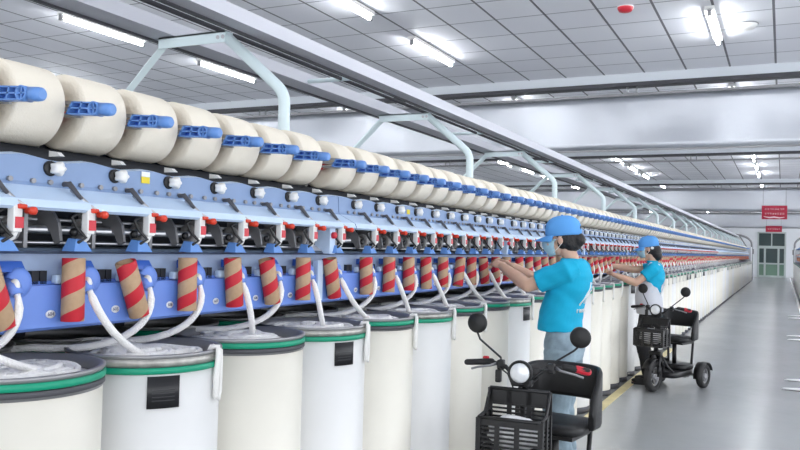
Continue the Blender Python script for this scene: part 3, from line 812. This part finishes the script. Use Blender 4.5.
RM = build_machine(1, 'spinning_machine', 'second spinning machine at the right picture edge, far down the aisle', 110, 197, 20)
# sticker on the upper panel
m = MB(); m.box(-1.797, -1.795, U(1) + .092, U(1) + .127, 1.605, 1.625); m.build('yellow_sticker', M['yellow'], MACH)
m = MB(); m.box(-1.797, -1.795, U(1) + .092, U(1) + .127, 1.6255, 1.641); m.build('white_sticker', M['tag'], MACH)
m = MB(); m.box(-1.797, -1.795, U(9) + .10, U(9) + .135, 1.60, 1.625); m.build('yellow_sticker', M['yellow'], MACH)
# machine end stock and suction arches
def end_stock(side):
    Xo = 0 if side < 0 else -1.03
    def fx(m):
        if side > 0:
            for v in m.bm.verts: v.co.x = -v.co.x + Xo
        return m
    y = YM1 + .02
    t = thing('end_cabinet', 'white drive cabinet closing the far end of the %s machine' % ('left' if side < 0 else 'right'), 'cabinet')
    m = MB(); m.box(-3.0, -1.60, y, y + 1.1, 0, 1.9, .03); fx(m).build('cabinet_body', M['pillarw'], t)
    m = MB(); m.box(-1.62, -1.585, y + .1, y + 1.0, .2, 1.75, .01); fx(m).build('cabinet_door', M['wall'], t)
    t = thing('suction_arch', 'dark curved rail arching over the far end of the %s machine' % ('left' if side < 0 else 'right'), 'rail')
    m = MB(); pts = [(-1.62, y + 1.5, 0), (-1.62, y + 1.5, 1.9)] + [(-2.55 + .93 * math.cos(a), y + 1.5, 2.05 + .55 * math.sin(a)) for a in [PI/2 * i / 8 for i in range(9)]] + [(-3.0, y + 1.5, 2.6)]
    m.tube(pts, .06, 10); fx(m).build('arch_rail', M['steeld'], t)
    m = MB(); m.tube([(-2.3, y + 1.5, 2.56), (-1.95, y + 1.5, 2.0), (-1.75, y + 1.5, 1.7)], .035, 8); m.box(-2.0, -1.5, y + 1.35, y + 1.65, 1.5, 1.8, .03); fx(m).build('cleaner_arm', M['steeld'], t)
end_stock(-1); end_stock(1)
t = thing('end_cabinet', 'white drive cabinet at the near end of the right machine, beyond the picture edge', 'cabinet')
yn = U(110) - .2
MB().box(.66, 2.0, yn - .9, yn, 0, 1.9, .03).build('cabinet_body', M['pillarw'], t); MB().box(.645, .66, yn - .85, yn - .1, .2, 1.75).build('cabinet_door', M['wall'], t)

# overhead arches and trays
FY = [3.0 + 2.38 * i for i in range(20)]
for i, y in enumerate(FY):
    lb = ['nearest tall pale pipe arch standing over the machine', 'second pale pipe arch over the machine', 'third pale pipe arch over the machine', 'fourth pale pipe arch, above the first worker'][i] if i < 4 else 'pale pipe arch of the far run over the machine'
    t = thing('overhead_arch', lb, 'arch', (0, y, 0), 0, None if i < 4 else 'far overhead arches')
    def arc(p0, p1, p2, n=6):
        return [Vector(p0) * (1-q)**2 + Vector(p1) * 2*q*(1-q) + Vector(p2) * q*q for q in [j / n for j in range(n + 1)]]
    m = MB(); m.tube([(-2.06, 0, 1.64), (-2.06, 0, 2.02)] + arc((-2.06, 0, 2.06), (-2.06, 0, 2.115), (-2.10, 0, 2.15)) + [(-2.40, 0, 2.405)], .027, 12); m.build('front_post', M['frame'], t)
    m = MB(); m.box(-3.14, -3.10, -.02, .02, 1.64, 2.10)
    d = V(.345, 0, .30).normalized(); m.tube([(-3.12, 0, 2.09), (-2.785, 0, 2.40)], .022, 4, smooth=False); m.build('rear_post', M['frame'], t)
    m = MB(); m.box(-2.80, -2.39, -.03, -.024, 2.375, 2.43); m.box(-2.80, -2.39, -.03, .03, 2.422, 2.43); m.build('cross_plate', M['frame'], t)
    for x in (-2.43, -2.40): MB().tube([(x, -.034, 2.40), (x, -.026, 2.40)], .010, 8).build('bolt', M['steel'], t)
    m = MB(); m.tube([(-2.83, 1.19, 2.45), (-2.36, 1.19, 2.45)], .014, 8); m.build('tray_tie_bar', M['frame'], t)
def channel(x0, x1, label, dark_edges):
    t = thing('overhead_tray', label, 'cable tray')
    m = MB(); m.box(x0, x1, .3, YM1, 2.432, 2.44); m.box(x0, x0 + .006, .3, YM1, 2.44, 2.50); m.box(x1 - .006, x1, .3, YM1, 2.44, 2.50); m.build('tray_channel', M['tray'], t)
    for x in dark_edges: MB().box(x - .011, x + .011, .3, YM1, 2.422, 2.446).build('dark_edge_strip', M['traydark'], t)
channel(-2.335 - .005, -2.24, 'right grey overhead tray running above the arches', [-2.345])
channel(-2.85, -2.70, 'left grey overhead tray running above the arches', [-2.855])
tag(MB().tube([(-2.46, .3, 2.45), (-2.46, YM1, 2.45)], .012, 8).build('overhead_rail', M['traydark']), 'thin dark rail running between the two overhead trays', 'rail')

# ------------------------------------------------------------------ yarn packages
def pkg_meshes():
    m = MB(); r, L = .112, .158
    m.lathe([(.028, 0), (.090, -.003), (r - .004, 0), (r, .004), (r + .001, L/2), (r, L - .004), (r - .004, L), (.090, L + .003), (.028, L)], 'Y', n=48, close=True)
    a = m.mesh('wound_yarn', M['yarn'])
    m = MB(); m.lathe([(.028, -.012), (.028, L + .012), (.023, L + .012), (.023, -.012)], 'Y', n=20, close=True); b = m.mesh('package_core', TUBEM[1])
    return a, b
PK = pkg_meshes()
def zone(k):
    y = U(k)
    if y < 4.6: return None
    if y < 8.9: return 'between the two workers'
    return 'beyond the second worker'
def ordw(n): return ORD[n]
for k in units:
    if k < -1: continue
    n = k + 1
    z = zone(k)
    if n <= 14 and n >= 1: lb, g = 'cream yarn package on top of the machine, %s from the left picture edge' % ordw(n), None
    elif n < 1: lb, g = 'cream yarn package just past the left picture edge', None
    elif z is None or z.startswith('between'): lb, g = 'cream yarn package on the machine top in the run behind the first worker', 'packages near the first worker'
    else: lb, g = 'cream yarn package in the far run beyond the second worker', 'far packages'
    t = thing('yarn_package', lb, 'yarn package', (-1.93, U(k) - .112, 1.800), 0, g)
    link('wound_yarn', PK[0], t); link('package_core', PK[1], t)
    s = random.uniform(.975, 1.02) if k > 3 else 1.0
    t.scale = (s, 1, s); t.location.z += (s - 1) * .1
for k in range(150, 197):
    t = thing('yarn_package', 'cream yarn package on the right machine, far down the aisle', 'yarn package', (1.93 - 1.03, U(k) - .112, 1.800), 0, 'right machine packages')
    link('wound_yarn', PK[0], t); link('package_core', PK[1], t)

# ------------------------------------------------------------------ striped paper tubes
def tube_mesh(i):
    m = MB(); L, r = .170, .0305
    m.lathe([(r, 0), (r, L), (r - .001, L + .001), (r - .004, L + .001), (r - .005, L), (r - .005, 0), (r - .004, -.001), (r - .001, -.001)], n=28, close=True)
    return m.mesh('paper_tube', TUBEM[i % 3])
TM = [tube_mesh(i) for i in range(3)]
# measured lean of the nearest tubes: (degrees of lean along the machine, spin phase)
lean = {-2: (-20, 0), -1: (-20, 1), 0: (0, 0), 1: (-21, 1), 2: (0, 2), 3: (-6, 0), 4: (-15, 1), 5: (0, 2), 6: (-15, 0), 7: (-2, 1), 8: (2, 2), 9: (0, 0), 10: (-4, 1), 11: (0, 2), 12: (16, 0), 13: (0, 1), 14: (-14, 2), 15: (0, 0)}
def place_tube(k, side=-1):
    a, ph = lean.get(k, (random.choice((0, 0, -14, 9, -5, 3)), random.randrange(3)))
    n = k + 2
    if side > 0: lb, g = 'red striped paper tube on the right machine, far down the aisle', 'right machine tubes'
    elif n <= 0: lb, g = 'red striped paper tube at the very left picture edge', None
    elif n <= 15: lb, g = 'red and brown striped paper tube on the panel, %s from the left edge' % ordw(n), None
    elif U(k) < 8.9: lb, g = 'striped paper tube on the panel in the run behind the first worker', 'tubes near the first worker'
    else: lb, g = 'striped paper tube in the far run beyond the second worker', 'far tubes'
    o = link('paper_tube', TM[ph], None)
    x = -1.742 if side < 0 else 1.742 - 1.03
    out = math.radians(-1.0) * (1 if side < 0 else -1)
    z = 1.203
    o.location = (x, U(k) + .028 + (.02 if a < -5 else 0) , z)
    o.rotation_euler = (math.radians(-a) * 1.0, out, 0)
    if a: o.rotation_mode = 'YXZ'
    tag(o, lb, 'paper tube', g)
for k in units:
    if k >= -2: place_tube(k)
for k in range(140, 197, 1): place_tube(k, 1)

# ------------------------------------------------------------------ sliver cans
CR = .225
def can_meshes():
    d = {}
    for nm, mt in (('w', M['canw']), ('c', M['canc'])):
        m = MB(); m.lathe([(CR - .004, .05), (CR, .06), (CR, 1.052), (CR - .006, 1.052), (CR - .006, .06)], n=48, close=True); d['body' + nm] = m.mesh('can_body', mt)
    m = MB(); m.lathe([(CR - .0055, 1.05), (CR + .001, 1.05), (CR + .001, 1.094), (CR + .006, 1.098), (CR + .006, 1.104), (CR - .008, 1.104), (CR - .0085, 1.05)], n=48, close=True); d['rim'] = m.mesh('steel_rim', M['rim'])
    m = MB(); m.lathe([(CR + .0015, 1.072), (CR + .003, 1.072), (CR + .003, 1.093), (CR + .0015, 1.093)], n=48, close=True); d['band'] = m.mesh('inner_band', M['rimlight'])
    m = MB(); m.lathe([(CR + .001, 1.050), (CR + .006, 1.052), (CR + .007, 1.060), (CR + .006, 1.068), (CR + .001, 1.070)], n=48, close=True); d['green'] = m.mesh('green_band', M['green'])
    m = MB(); m.lathe([(CR + .0005, 1.034), (CR + .005, 1.036), (CR + .005, 1.048), (CR + .0005, 1.05)], n=48, close=True); d['lowband'] = m.mesh('dark_band', M['base'])
    m = MB(); m.lathe([(CR - .01, .01), (CR + .003, .01), (CR + .003, .058), (CR - .01, .058)], n=48, close=True)
    for a in (0.4, 2.0, 3.6, 5.2): m.tube([(.17 * math.cos(a) - .01, .17 * math.sin(a), .02), (.17 * math.cos(a) + .01, .17 * math.sin(a), .02)], .02, 12)
    m.lathe([(CR - .01, .012), (CR - .01, .03), (0, .03), (0, .012)], n=24, close=True)
    d['base'] = m.mesh('dark_base', M['base'])
    for q in range(3):
        m = MB(); rng = random.Random(q)
        # coiled sliver filling: a lumpy domed top
        prof = []
        n, rr = 36, 9; rings = []
        for i in range(rr + 1):
            r = (CR - .012) * i / rr
            rings.append([m.bm.verts.new(V(r * math.cos(2*PI*j/n), r * math.sin(2*PI*j/n), 1.068 + .012 * (1 - (i/rr)**2) + .012 * noise.noise(V(r * 14 * math.cos(2*PI*j/n) + q * 9, r * 14 * math.sin(2*PI*j/n), q)))) for j in range(n)])
        for a, b in zip(rings, rings[1:]):
            for j in range(n): m._f([a[j], a[(j+1) % n], b[(j+1) % n], b[j]], True)
        low = [m.bm.verts.new(V(v.co.x, v.co.y, 1.0)) for v in rings[-1]]
        for j in range(n): m._f([rings[-1][j], rings[-1][(j+1) % n], low[(j+1) % n], low[j]], True)
        m._f(low)
        for c in range(10):
            a = rng.uniform(0, 6.28); r0 = rng.uniform(.02, .09)
            pts = [(r0 * math.cos(a) + .085 * math.cos(t), r0 * math.sin(a) + .085 * math.sin(t), 1.082 + .003 * c % .008 + .004 * math.sin(t * 2 + c)) for t in [2*PI*j/18 for j in range(19)]]
            m.tube(pts, .009, 6)
        d['fill%d' % q] = m.mesh('coiled_sliver', M['sliver'])
    m = MB(); m.lathe([(CR - .012, .9), (CR - .012, .93), (0, .93), (0, .9)], n=24, close=True); d['fill3'] = m.mesh('shade_disc', M['dark'])  # black disc standing in for the shade inside second-row cans
    a = math.radians(14)   # cord loop on the rim, turned towards the camera side
    def P(r, da, z): return (r * math.cos(a + da), r * math.sin(a + da), z)
    m = MB(); m.tube([P(CR - .02, .0, 1.085), P(CR - .006, 0, 1.112), P(CR + .014, 0, 1.113), P(CR + .017, .0, 1.09), P(CR + .013, -.02, 1.02), P(CR + .012, -.01, .965), P(CR + .014, .05, .955), P(CR + .015, .08, .98), P(CR + .016, .07, 1.06), P(CR + .016, .06, 1.10), P(CR - .006, .07, 1.112), P(CR - .02, .07, 1.09)], .0085, 8)
    d['cord'] = m.mesh('cord_loop', M['cord'])
    def plate(m, a0, a1, z0, z1, r0, r1, n=8):
        v = [[m.bm.verts.new(V(r * math.cos(a0 + (a1-a0)*i/n), r * math.sin(a0 + (a1-a0)*i/n), z)) for i in range(n + 1)] for r, z in ((r0, z0), (r1, z0), (r1, z1), (r0, z1))]
        for i in range(n):
            for p, q in ((0, 1), (1, 2), (2, 3), (3, 0)): m._f([v[p][i], v[p][i+1], v[q][i+1], v[q][i]], True)
    m = MB(); plate(m, -.20, .20, .955, 1.045, CR, CR + .004); d['label'] = m.mesh('label_pocket', M['label'])
    m = MB()
    for z in (.975, .985, .995, 1.005): plate(m, -.14, .14, z, z + .003, CR + .004, CR + .0045)
    d['print'] = m.mesh('label_print', M['labelink'])
    return d
CM = can_meshes()
def place_can(x, y, kind, lb, g, parts, rot=0, lab=None, q=0):
    t = thing('sliver_can', lb, 'sliver can', (x, y, 0), 0, g)
    link('can_body', CM['body' + kind], t); link('dark_base', CM['base'], t)
    rm = link('steel_rim', CM['rim'], t); dz_ = .022 if kind == 'c' else 0
    link('green_band', CM['green'], rm, (0, 0, dz_))
    if kind == 'w': link('inner_band', CM['band'], rm)
    f = link('coiled_sliver' if q < 3 else 'shade_disc', CM['fill%d' % q], t); f.rotation_euler.z = rot
    if kind == 'c': link('dark_band', CM['lowband'], rm, (0, 0, .022))
    if 'cord' in parts: link('cord_loop', CM['cord'], t)
    if lab is not None:
        l = link('label_pocket', CM['label'], t); l.rotation_euler.z = math.radians(lab); link('label_print', CM['print'], l)
    return t
def can_y(j): return 1.38 + .476 * j
KIND = {0: 'c', 1: 'w', 2: 'c', 3: 'w', 4: 'c', 5: 'w'}
NC = int((YM1 - .2 - can_y(0)) / .476)
for j in range(-1, NC):
    y = can_y(j); kd = KIND.get(j, random.choice('wc'))
    lab = {1: -33, 3: -22, 8: -10}.get(j)
    if lab is None and j > 14 and random.random() < .15: lab = -20
    n = j + 1
    if n == 0: lb, g = 'sliver can just past the left picture edge', None
    elif n <= 7: lb, g = '%s sliver can, %s in the front row from the left edge' % ({'w': 'white', 'c': 'cream'}[kd] + (' black-labelled' if lab else ''), ordw(n)), None
    elif y < 5.6: lb, g = 'pale sliver can in the front row behind the near scooter', 'cans behind the near scooter'
    elif y < 9.2: lb, g = 'pale sliver can in the front row between the two workers', 'cans between the workers'
    else: lb, g = 'pale sliver can in the far front row beyond the second worker', 'far front row cans'
    place_can(-1.76, y, kd, lb, g, ['cord'] if (j in (1, 3, 4, 5, 6) or (j > 6 and random.random() < .75)) else [], random.uniform(0, 6), lab, j % 3)
for j in range(-1, 22):
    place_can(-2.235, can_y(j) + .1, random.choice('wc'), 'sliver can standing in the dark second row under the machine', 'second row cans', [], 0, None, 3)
for j in range(52, NC):
    place_can(.73, can_y(j), random.choice('wc'), 'pale sliver can of the row at the right picture edge', 'right row cans', [], 0, None, j % 3)

# sliver strands from the inlets to the cans
def bez(p0, p1, p2, p3, n=14):
    out = []
    for i in range(n + 1):
        t = i / n; out.append(Vector(p0)*(1-t)**3 + Vector(p1)*3*t*(1-t)**2 + Vector(p2)*3*t*t*(1-t) + Vector(p3)*t**3)
    return out
front = {-2: 0, 0: 1, 3: 2, 5: 3, 6: 4}
front_k = dict(front)
for k in range(8, K1 - 2):
    if k % 2 == 0: front_k[k] = (k + 2) // 2
for k in range(-2, 150):
    y = U(k) + .068
    p0 = (-1.728, y, 1.290)
    if k in front_k and front_k[k] < NC:
        cy = can_y(front_k[k]) + {-2: .0, 0: -.11, 3: .0, 5: -.03, 6: -.10}.get(k, random.uniform(-.15, .05))
        dy = cy - y
        end = (-1.71 + random.uniform(-.03, .02), cy + .02, 1.095)
        pts = bez(p0, (-1.695, y, 1.23), (-1.69, y + dy * .35, 1.15), end)
        pts += [Vector(end) + V(-.04, .05 * (1 if dy > 0 else -1), -.008), Vector(end) + V(-.10, .06 * (1 if dy > 0 else -1), -.014)]
        lb = 'white sliver strand falling from its inlet into the %s front can from the left' % ordw(front_k[k] + 1) if 0 <= front_k[k] < 7 and k >= 0 else ('white sliver strand falling into a front can at the left edge' if k < 0 else 'white sliver strand falling into a front can further along the row')
        g = None if 0 <= k < 12 else ('left edge slivers' if k < 0 else 'far front slivers')
    else:
        end = (-2.20, y - .28 + random.uniform(-.06, .06), 1.00)
        pts = bez(p0, (-1.69, y + .01, 1.20), (-1.76, y - .02, 1.08), (-2.0, y - .18, 1.10)) + [Vector((-2.10, y - .23, 1.09)), Vector(end)]
        near = {-1: 'beside the leftmost striped tube', 1: 'beside the third striped tube from the left', 2: 'beside the fourth striped tube from the left', 4: 'beside the sixth striped tube from the left', 7: 'beside the ninth striped tube from the left'}
        lb = 'white sliver strand curving back under the machine ' + ('%s from the left' % ordw(k) if False else near.get(k, 'further along the row'))
        g = None if k in near else 'slivers curving back under the machine'
    m = MB(); m.tube(pts, [.009] * 2 + [.0125] * (len(pts) - 4) + [.011, .006], 8 if k < 30 else 5, flat=.75)
    tag(m.build('sliver_strand', M['sliver']), lb, 'sliver', g)

# ------------------------------------------------------------------ scooters
def star(n): return None
def scooter(loc, heading, steer, label, mirrors, bag=True):
    t = thing('electric_scooter', label, 'scooter', loc, -heading); t.scale = (.96, .96, .96)
    def wheel(x, y, r, wdt):
        m = MB(); c = (x, y, r)
        m.lathe([(r * .62, -wdt*.42), (r * .8, -wdt*.5), (r * .95, -wdt*.42), (r, -wdt*.2), (r, wdt*.2), (r * .95, wdt*.42), (r * .8, wdt*.5), (r * .62, wdt*.42)], 'X', c, 32, close=True)
        wh = m.build('wheel', M['rubber'], t)
        m = MB(); m.lathe([(r*.62, -wdt*.3), (r*.62, wdt*.3), (r*.52, wdt*.3), (r*.52, -wdt*.3)], 'X', c, 28, close=True)
        for k in range(5):
            a = 2*PI*k/5; m.tube([(x, y + .02*math.cos(a), r + .02*math.sin(a)), (x, y + r*.56*math.cos(a), r + r*.56*math.sin(a))], .010, 6)
        m.lathe([(.03, -wdt*.45), (.03, wdt*.45)], 'X', c, 16); m.build('wheel_rim', M['steeld'], wh)
    wheel(0, -.35, .165, .075); wheel(-.25, .35, .135, .07); wheel(.25, .35, .135, .07)
    # front fender and fork
    m = MB(); m.lathe([(.185, -.05), (.195, -.03), (.198, 0), (.195, .03), (.185, .05), (.180, .048), (.190, 0), (.180, -.048)], 'X', (0, -.35, .165), 24, close=True, a0=math.radians(10), a1=math.radians(150))
    m.build('front_fender', M['black'], t)
    m = MB()
    for s in (-1, 1): m.tube([(s * .058, -.35, .165), (s * .058, -.33, .30), (s * .05, -.30, .40)], .014, 10); m.tube([(s*.058, -.345, .20), (s*.058, -.335, .27)], .022, 12)
    m.box(-.07, .07, -.33, -.27, .39, .43, .008); m.build('front_fork', M['black'], t)
    m = MB(); m.tube([(0, -.30, .41), (0, -.265, .60), (0, -.235, .84)], [.024, .022, .018], 12); m.build('steering_column', M['black'], t)
    # deck, frame tube, battery box
    m = MB(); m.loft([(0, .08, .135, .15, .24), (0, .08, .15, .165, .26), (0, .08, .19, .165, .26), (0, .08, .20, .155, .25)], power=5); m.build('foot_deck', M['black'], t)
    m = MB(); m.tube([(0, -.285, .45), (0, -.22, .34), (0, -.12, .20), (0, .0, .16)], .024, 10)
    for s in (-1, 1): m.tube([(s*.05, -.28, .40), (s*.08, -.18, .26), (s*.13, -.06, .16), (s*.15, .30, .15)], .013, 8)
    m.build('frame_tubes', M['black'], t)
    m = MB(); m.loft([(0, .22, .20, .15, .14), (0, .22, .215, .16, .15), (0, .22, .245, .16, .15), (0, .22, .26, .14, .13)], power=4); m.build('battery_lid', M['black'], t)
    m = MB(); m.tube([(-.25, .35, .135), (.25, .35, .135)], .018, 10); m.box(-.08, .08, .29, .41, .09, .18, .02); m.build('rear_axle', M['steeld'], t)
    for s in (-1, 1):
        m = MB(); m.lathe([(.150, -.05), (.158, 0), (.150, .05), (.145, .048), (.152, 0), (.145, -.048)], 'X', (s*.25, .35, .135), 20, close=True, a0=math.radians(20), a1=math.radians(190)); m.build('rear_fender', M['black'], t)
    # seat
    m = MB()
    m.tube([(.13, .30, .15), (.145, .31, .50)], .014, 10); m.tube([(-.13, .30, .15), (-.145, .31, .50)], .014, 10)
    m.tube([(0, .16, .25), (0, .16, .50)], .024, 10); m.box(-.15, .15, .03, .32, .485, .505); m.build('seat_post', M['black'], t)
    m = MB(); m.loft([(0, .17, .505, .165, .15), (0, .17, .515, .188, .172), (0, .17, .545, .195, .18), (0, .17, .562, .185, .168), (0, .17, .57, .14, .13), (0, .17, .571, .05, .05)], power=4.5, n=40)
    m.build('seat_cushion', M['seat'], t)
    # backrest: a thick band curving round the rear corners and running down the sides into the seat
    m = MB(); N = 30; ring = []
    def bx(u):   # path around the back, u -1..1
        a = u * math.radians(100)
        x = .20 * math.sin(a) / max(abs(math.sin(a)) ** .35, .2) if abs(u) > .001 else 0
        x = .215 * math.copysign(min(1, abs(math.sin(a)) ** .75), u)
        y = .19 + .165 * math.copysign(abs(math.cos(a)) ** .6, math.cos(a))
        return V(x, y, 0)
    rows = []
    for i in range(N + 1):
        u = -1 + 2 * i / N; p = bx(u); d = (bx(min(1, u + .03)) - bx(max(-1, u - .03))).normalized(); nrm = V(d.y, -d.x, 0)
        edge = abs(u) > .62
        e = max(0, (abs(u) - .78) / .22)
        zt = .855 - .035 * abs(u) ** 3 - .20 * e ** 1.6
        zb = .665 if abs(u) < .50 else .665 - .13 * min(1, (abs(u) - .50) / .12)
        th = .016
        row = []
        for z, o_ in ((zb, -th*.6), (zb, th*.6), (zb + .02, th), (zt - .02, th), (zt, th*.5), (zt, -th*.5), (zt - .02, -th), (zb + .02, -th)):
            row.append(m.bm.verts.new(p + nrm * o_ + V(0, 0, z)))
        rows.append(row)
    for a, b in zip(rows, rows[1:]):
        for j in range(8): m._f([a[j], a[(j+1) % 8], b[(j+1) % 8], b[j]], True)
    m._f(rows[0][::-1]); m._f(rows[-1]); m.build('backrest', M['seat'], t)
    # basket (turns with the bar)
    st = Matrix.Rotation(steer, 3, 'Z'); piv = V(0, -.27, 0)
    def S(m):
        for v in m.bm.verts: v.co = st @ (v.co - piv) + piv
        return m
    m = MB(); W, D0, D1 = .15, -.53, -.33      # front y, back y
    zb, zf, zk = .50, .68, .79
    def slats(x0, x1, y0, y1, z0, z1, gap=.021, th=.006, nv=(0, .5, 1)):
        k = z0
        while k < z1 - .004:
            m.box(min(x0, x1) - th/2, max(x0, x1) + th/2, min(y0, y1) - th/2, max(y0, y1) + th/2, k, k + .0095); k += gap
        for u in nv:
            xx, yy = x0 + (x1 - x0) * u, y0 + (y1 - y0) * u
            m.box(xx - .012, xx + .012, yy - .012 if x0 == x1 else yy - th/2 - .001, yy + .012 if x0 == x1 else yy + th/2 + .001, z0, z1)
    slats(-W, W, D0, D0, zb, zf, nv=(0, .30, .62, 1)); slats(-W, W, D1, D1, zb, zk, nv=(0, .33, .66, 1))
    for s in (-1, 1): slats(s * W, s * W, D0, D1, zb, zf, nv=(0, .5, 1))
    m.box(-W, W, D0, D1, zb - .008, zb + .004); m.box(-W - .004, W + .004, D0 - .005, D0 + .003, zf - .035, zf)
    m.box(-W - .004, W + .004, D1 - .004, D1 + .004, zk - .07, zk)
    for s in (-1, 1): m.box(s*W - .004, s*W + .004, D0, D1, zf - .04, zf); m.prism([(0, 0), (.0, .0), (0, 0)], 0, 0) if False else None
    S(m).build('basket', M['black'], t)
    m = MB(); e = .006
    m.tube([(-W, D0, zf), (W, D0, zf)], .009, 8); m.tube([(-W, D1, zk), (W, D1, zk)], .010, 8)
    for s in (-1, 1): m.tube([(s*W, D0, zf), (s*W, D0 + .11, zf + .005), (s*W, D0 + .15, zf + .05), (s*W, D1, zk)], .009, 8)
    S(m).build('basket_rim', M['black'], t)
    if bag:
        m = MB(); t2 = bmesh.new(); bmesh.ops.create_icosphere(t2, subdivisions=4, radius=1)
        for v in t2.verts:
            q = v.co.copy(); v.co = V(q.x * .13, q.y * .085, q.z * .085) * (1 + .18 * noise.noise(q * 2.5)) + V(0, (D0 + D1)/2, zb + .095 + .0)
        m.add(t2); bgo = S(m).build('plastic_bag', M['bag'])
        bgo.location = loc; bgo.rotation_euler = (0, 0, -heading); bgo.scale = (.96, .96, .96)
        tag(bgo, 'crumpled white plastic bag in the basket of the %s scooter' % ('near' if loc[1] < 6 else 'far'), 'bag')
    # headlamp
    m = MB(); m.lathe([(.0, .05), (.035, .045), (.055, .02), (.062, -.012), (.062, -.03), (.054, -.032), (.050, -.020), (0, -.018)], 'Y', (0, -.31, .875), 32); S(m).build('headlamp_shell', M['black'], t)
    m = MB(); m.lathe([(.050, -.022), (.048, -.034), (.03, -.042), (0, -.045)], 'Y', (0, -.31, .875), 28); S(m).build('headlamp_lens', M['lens'], t)
    m = MB(); m.tube([(0, -.25, .84), (0, -.29, .86)], .018, 8); m.box(-.05, .05, -.30, -.24, .80, .835, .008); S(m).build('display_bracket', M['black'], t)
    # handlebar
    m = MB(); m.tube([(-.315, -.15, .885), (-.20, -.175, .900), (-.10, -.225, .885), (-.05, -.24, .84), (.05, -.24, .84), (.10, -.225, .885), (.20, -.165, .895), (.295, -.13, .880)], .011, 10)
    S(m).build('handlebar', M['black'], t)
    for s in (-1, 1):
        m = MB(); m.tube([(s * .30 - (.03 if s < 0 else 0), -.128 - (.02 if s < 0 else 0), .880), (s * .19, -.172, .897)], [.016, .017], 12, round_ends=True); g = S(m).build('hand_grip', M['rubber'], t)
        m = MB(); m.tube([(s*.300, -.124, .875), (s*.250, -.146, .888)] if s > 0 else [(s*.235, -.15, .912), (s*.215, -.158, .914)], .0195 if s > 0 else .009, 10, round_ends=True); S(m).build('red_button', M['red'], g)
        m = MB(); m.tube([(s*.155, -.20, .893), (s*.18, -.225, .885), (s*.25, -.215, .870), (s*.29, -.195, .855)], [.009, .007, .006, .006], 8); S(m).build('brake_lever', M['steeld'], t)
        m = MB(); m.box(s*.13 - .018, s*.13 + .018, -.225, -.185, .865, .915, .006)
        if s < 0: m.box(-.155, -.125, -.23, -.20, .80, .865, .006)
        S(m).build('switch_box', M['black'], t)
        mx, my, mz = mirrors[0 if s < 0 else 1]
        m = MB(); m.tube([(.10, -.21, .885), (.112, -.20, .90), (mx - .03, my, mz - .068), (mx - .004, my, mz - .042), (mx, my + .004, mz - .02)] if s > 0 else [(s * .13, -.205, .90), (s*.133, -.20, .925), (mx - s*.018, my, mz - .085), (mx, my, mz - .045), (mx, my + .004, mz - .02)], .0055, 8); S(m).build('mirror_stalk', M['black'], t)
        m = MB(); m.lathe([(0, -.016), (.035, -.013), (.050, -.004), (.054, .004), (.052, .009), (0, .010)], 'Y', (mx, my, mz), 28); mi = S(m).build('mirror', M['mirror'], t)
        m = MB(); m.lathe([(.041, .010), (.041, .0115), (0, .0115)], 'Y', (mx, my, mz), 24); S(m).build('mirror_glass', M['steel'], mi)
    m = MB(); m.tube([(-.06, -.24, .86), (-.02, -.30, .82), (.03, -.31, .80), (.07, -.25, .84)], .004, 6); m.tube([(-.14, -.22, .88), (-.07, -.30, .86), (-.03, -.29, .76), (-.01, -.27, .70)], .004, 6)
    m.tube([(.14, -.22, .88), (.05, -.30, .90), (.03, -.28, .80), (.01, -.27, .70)], .004, 6); S(m).build('cables', M['black'], t)
    return t
scooter((-1.09, 3.98, 0), math.radians(8), math.radians(12), 'black three-wheel scooter with front basket in the foreground', [(-.27, -.18, 1.095), (.265, -.16, 1.05)])
scooter((-1.085, 8.82, 0), math.radians(18), math.radians(6), 'black three-wheel scooter parked beside the worker in a white apron', [(-.20, -.18, 1.09), (.26, -.16, 1.075)])
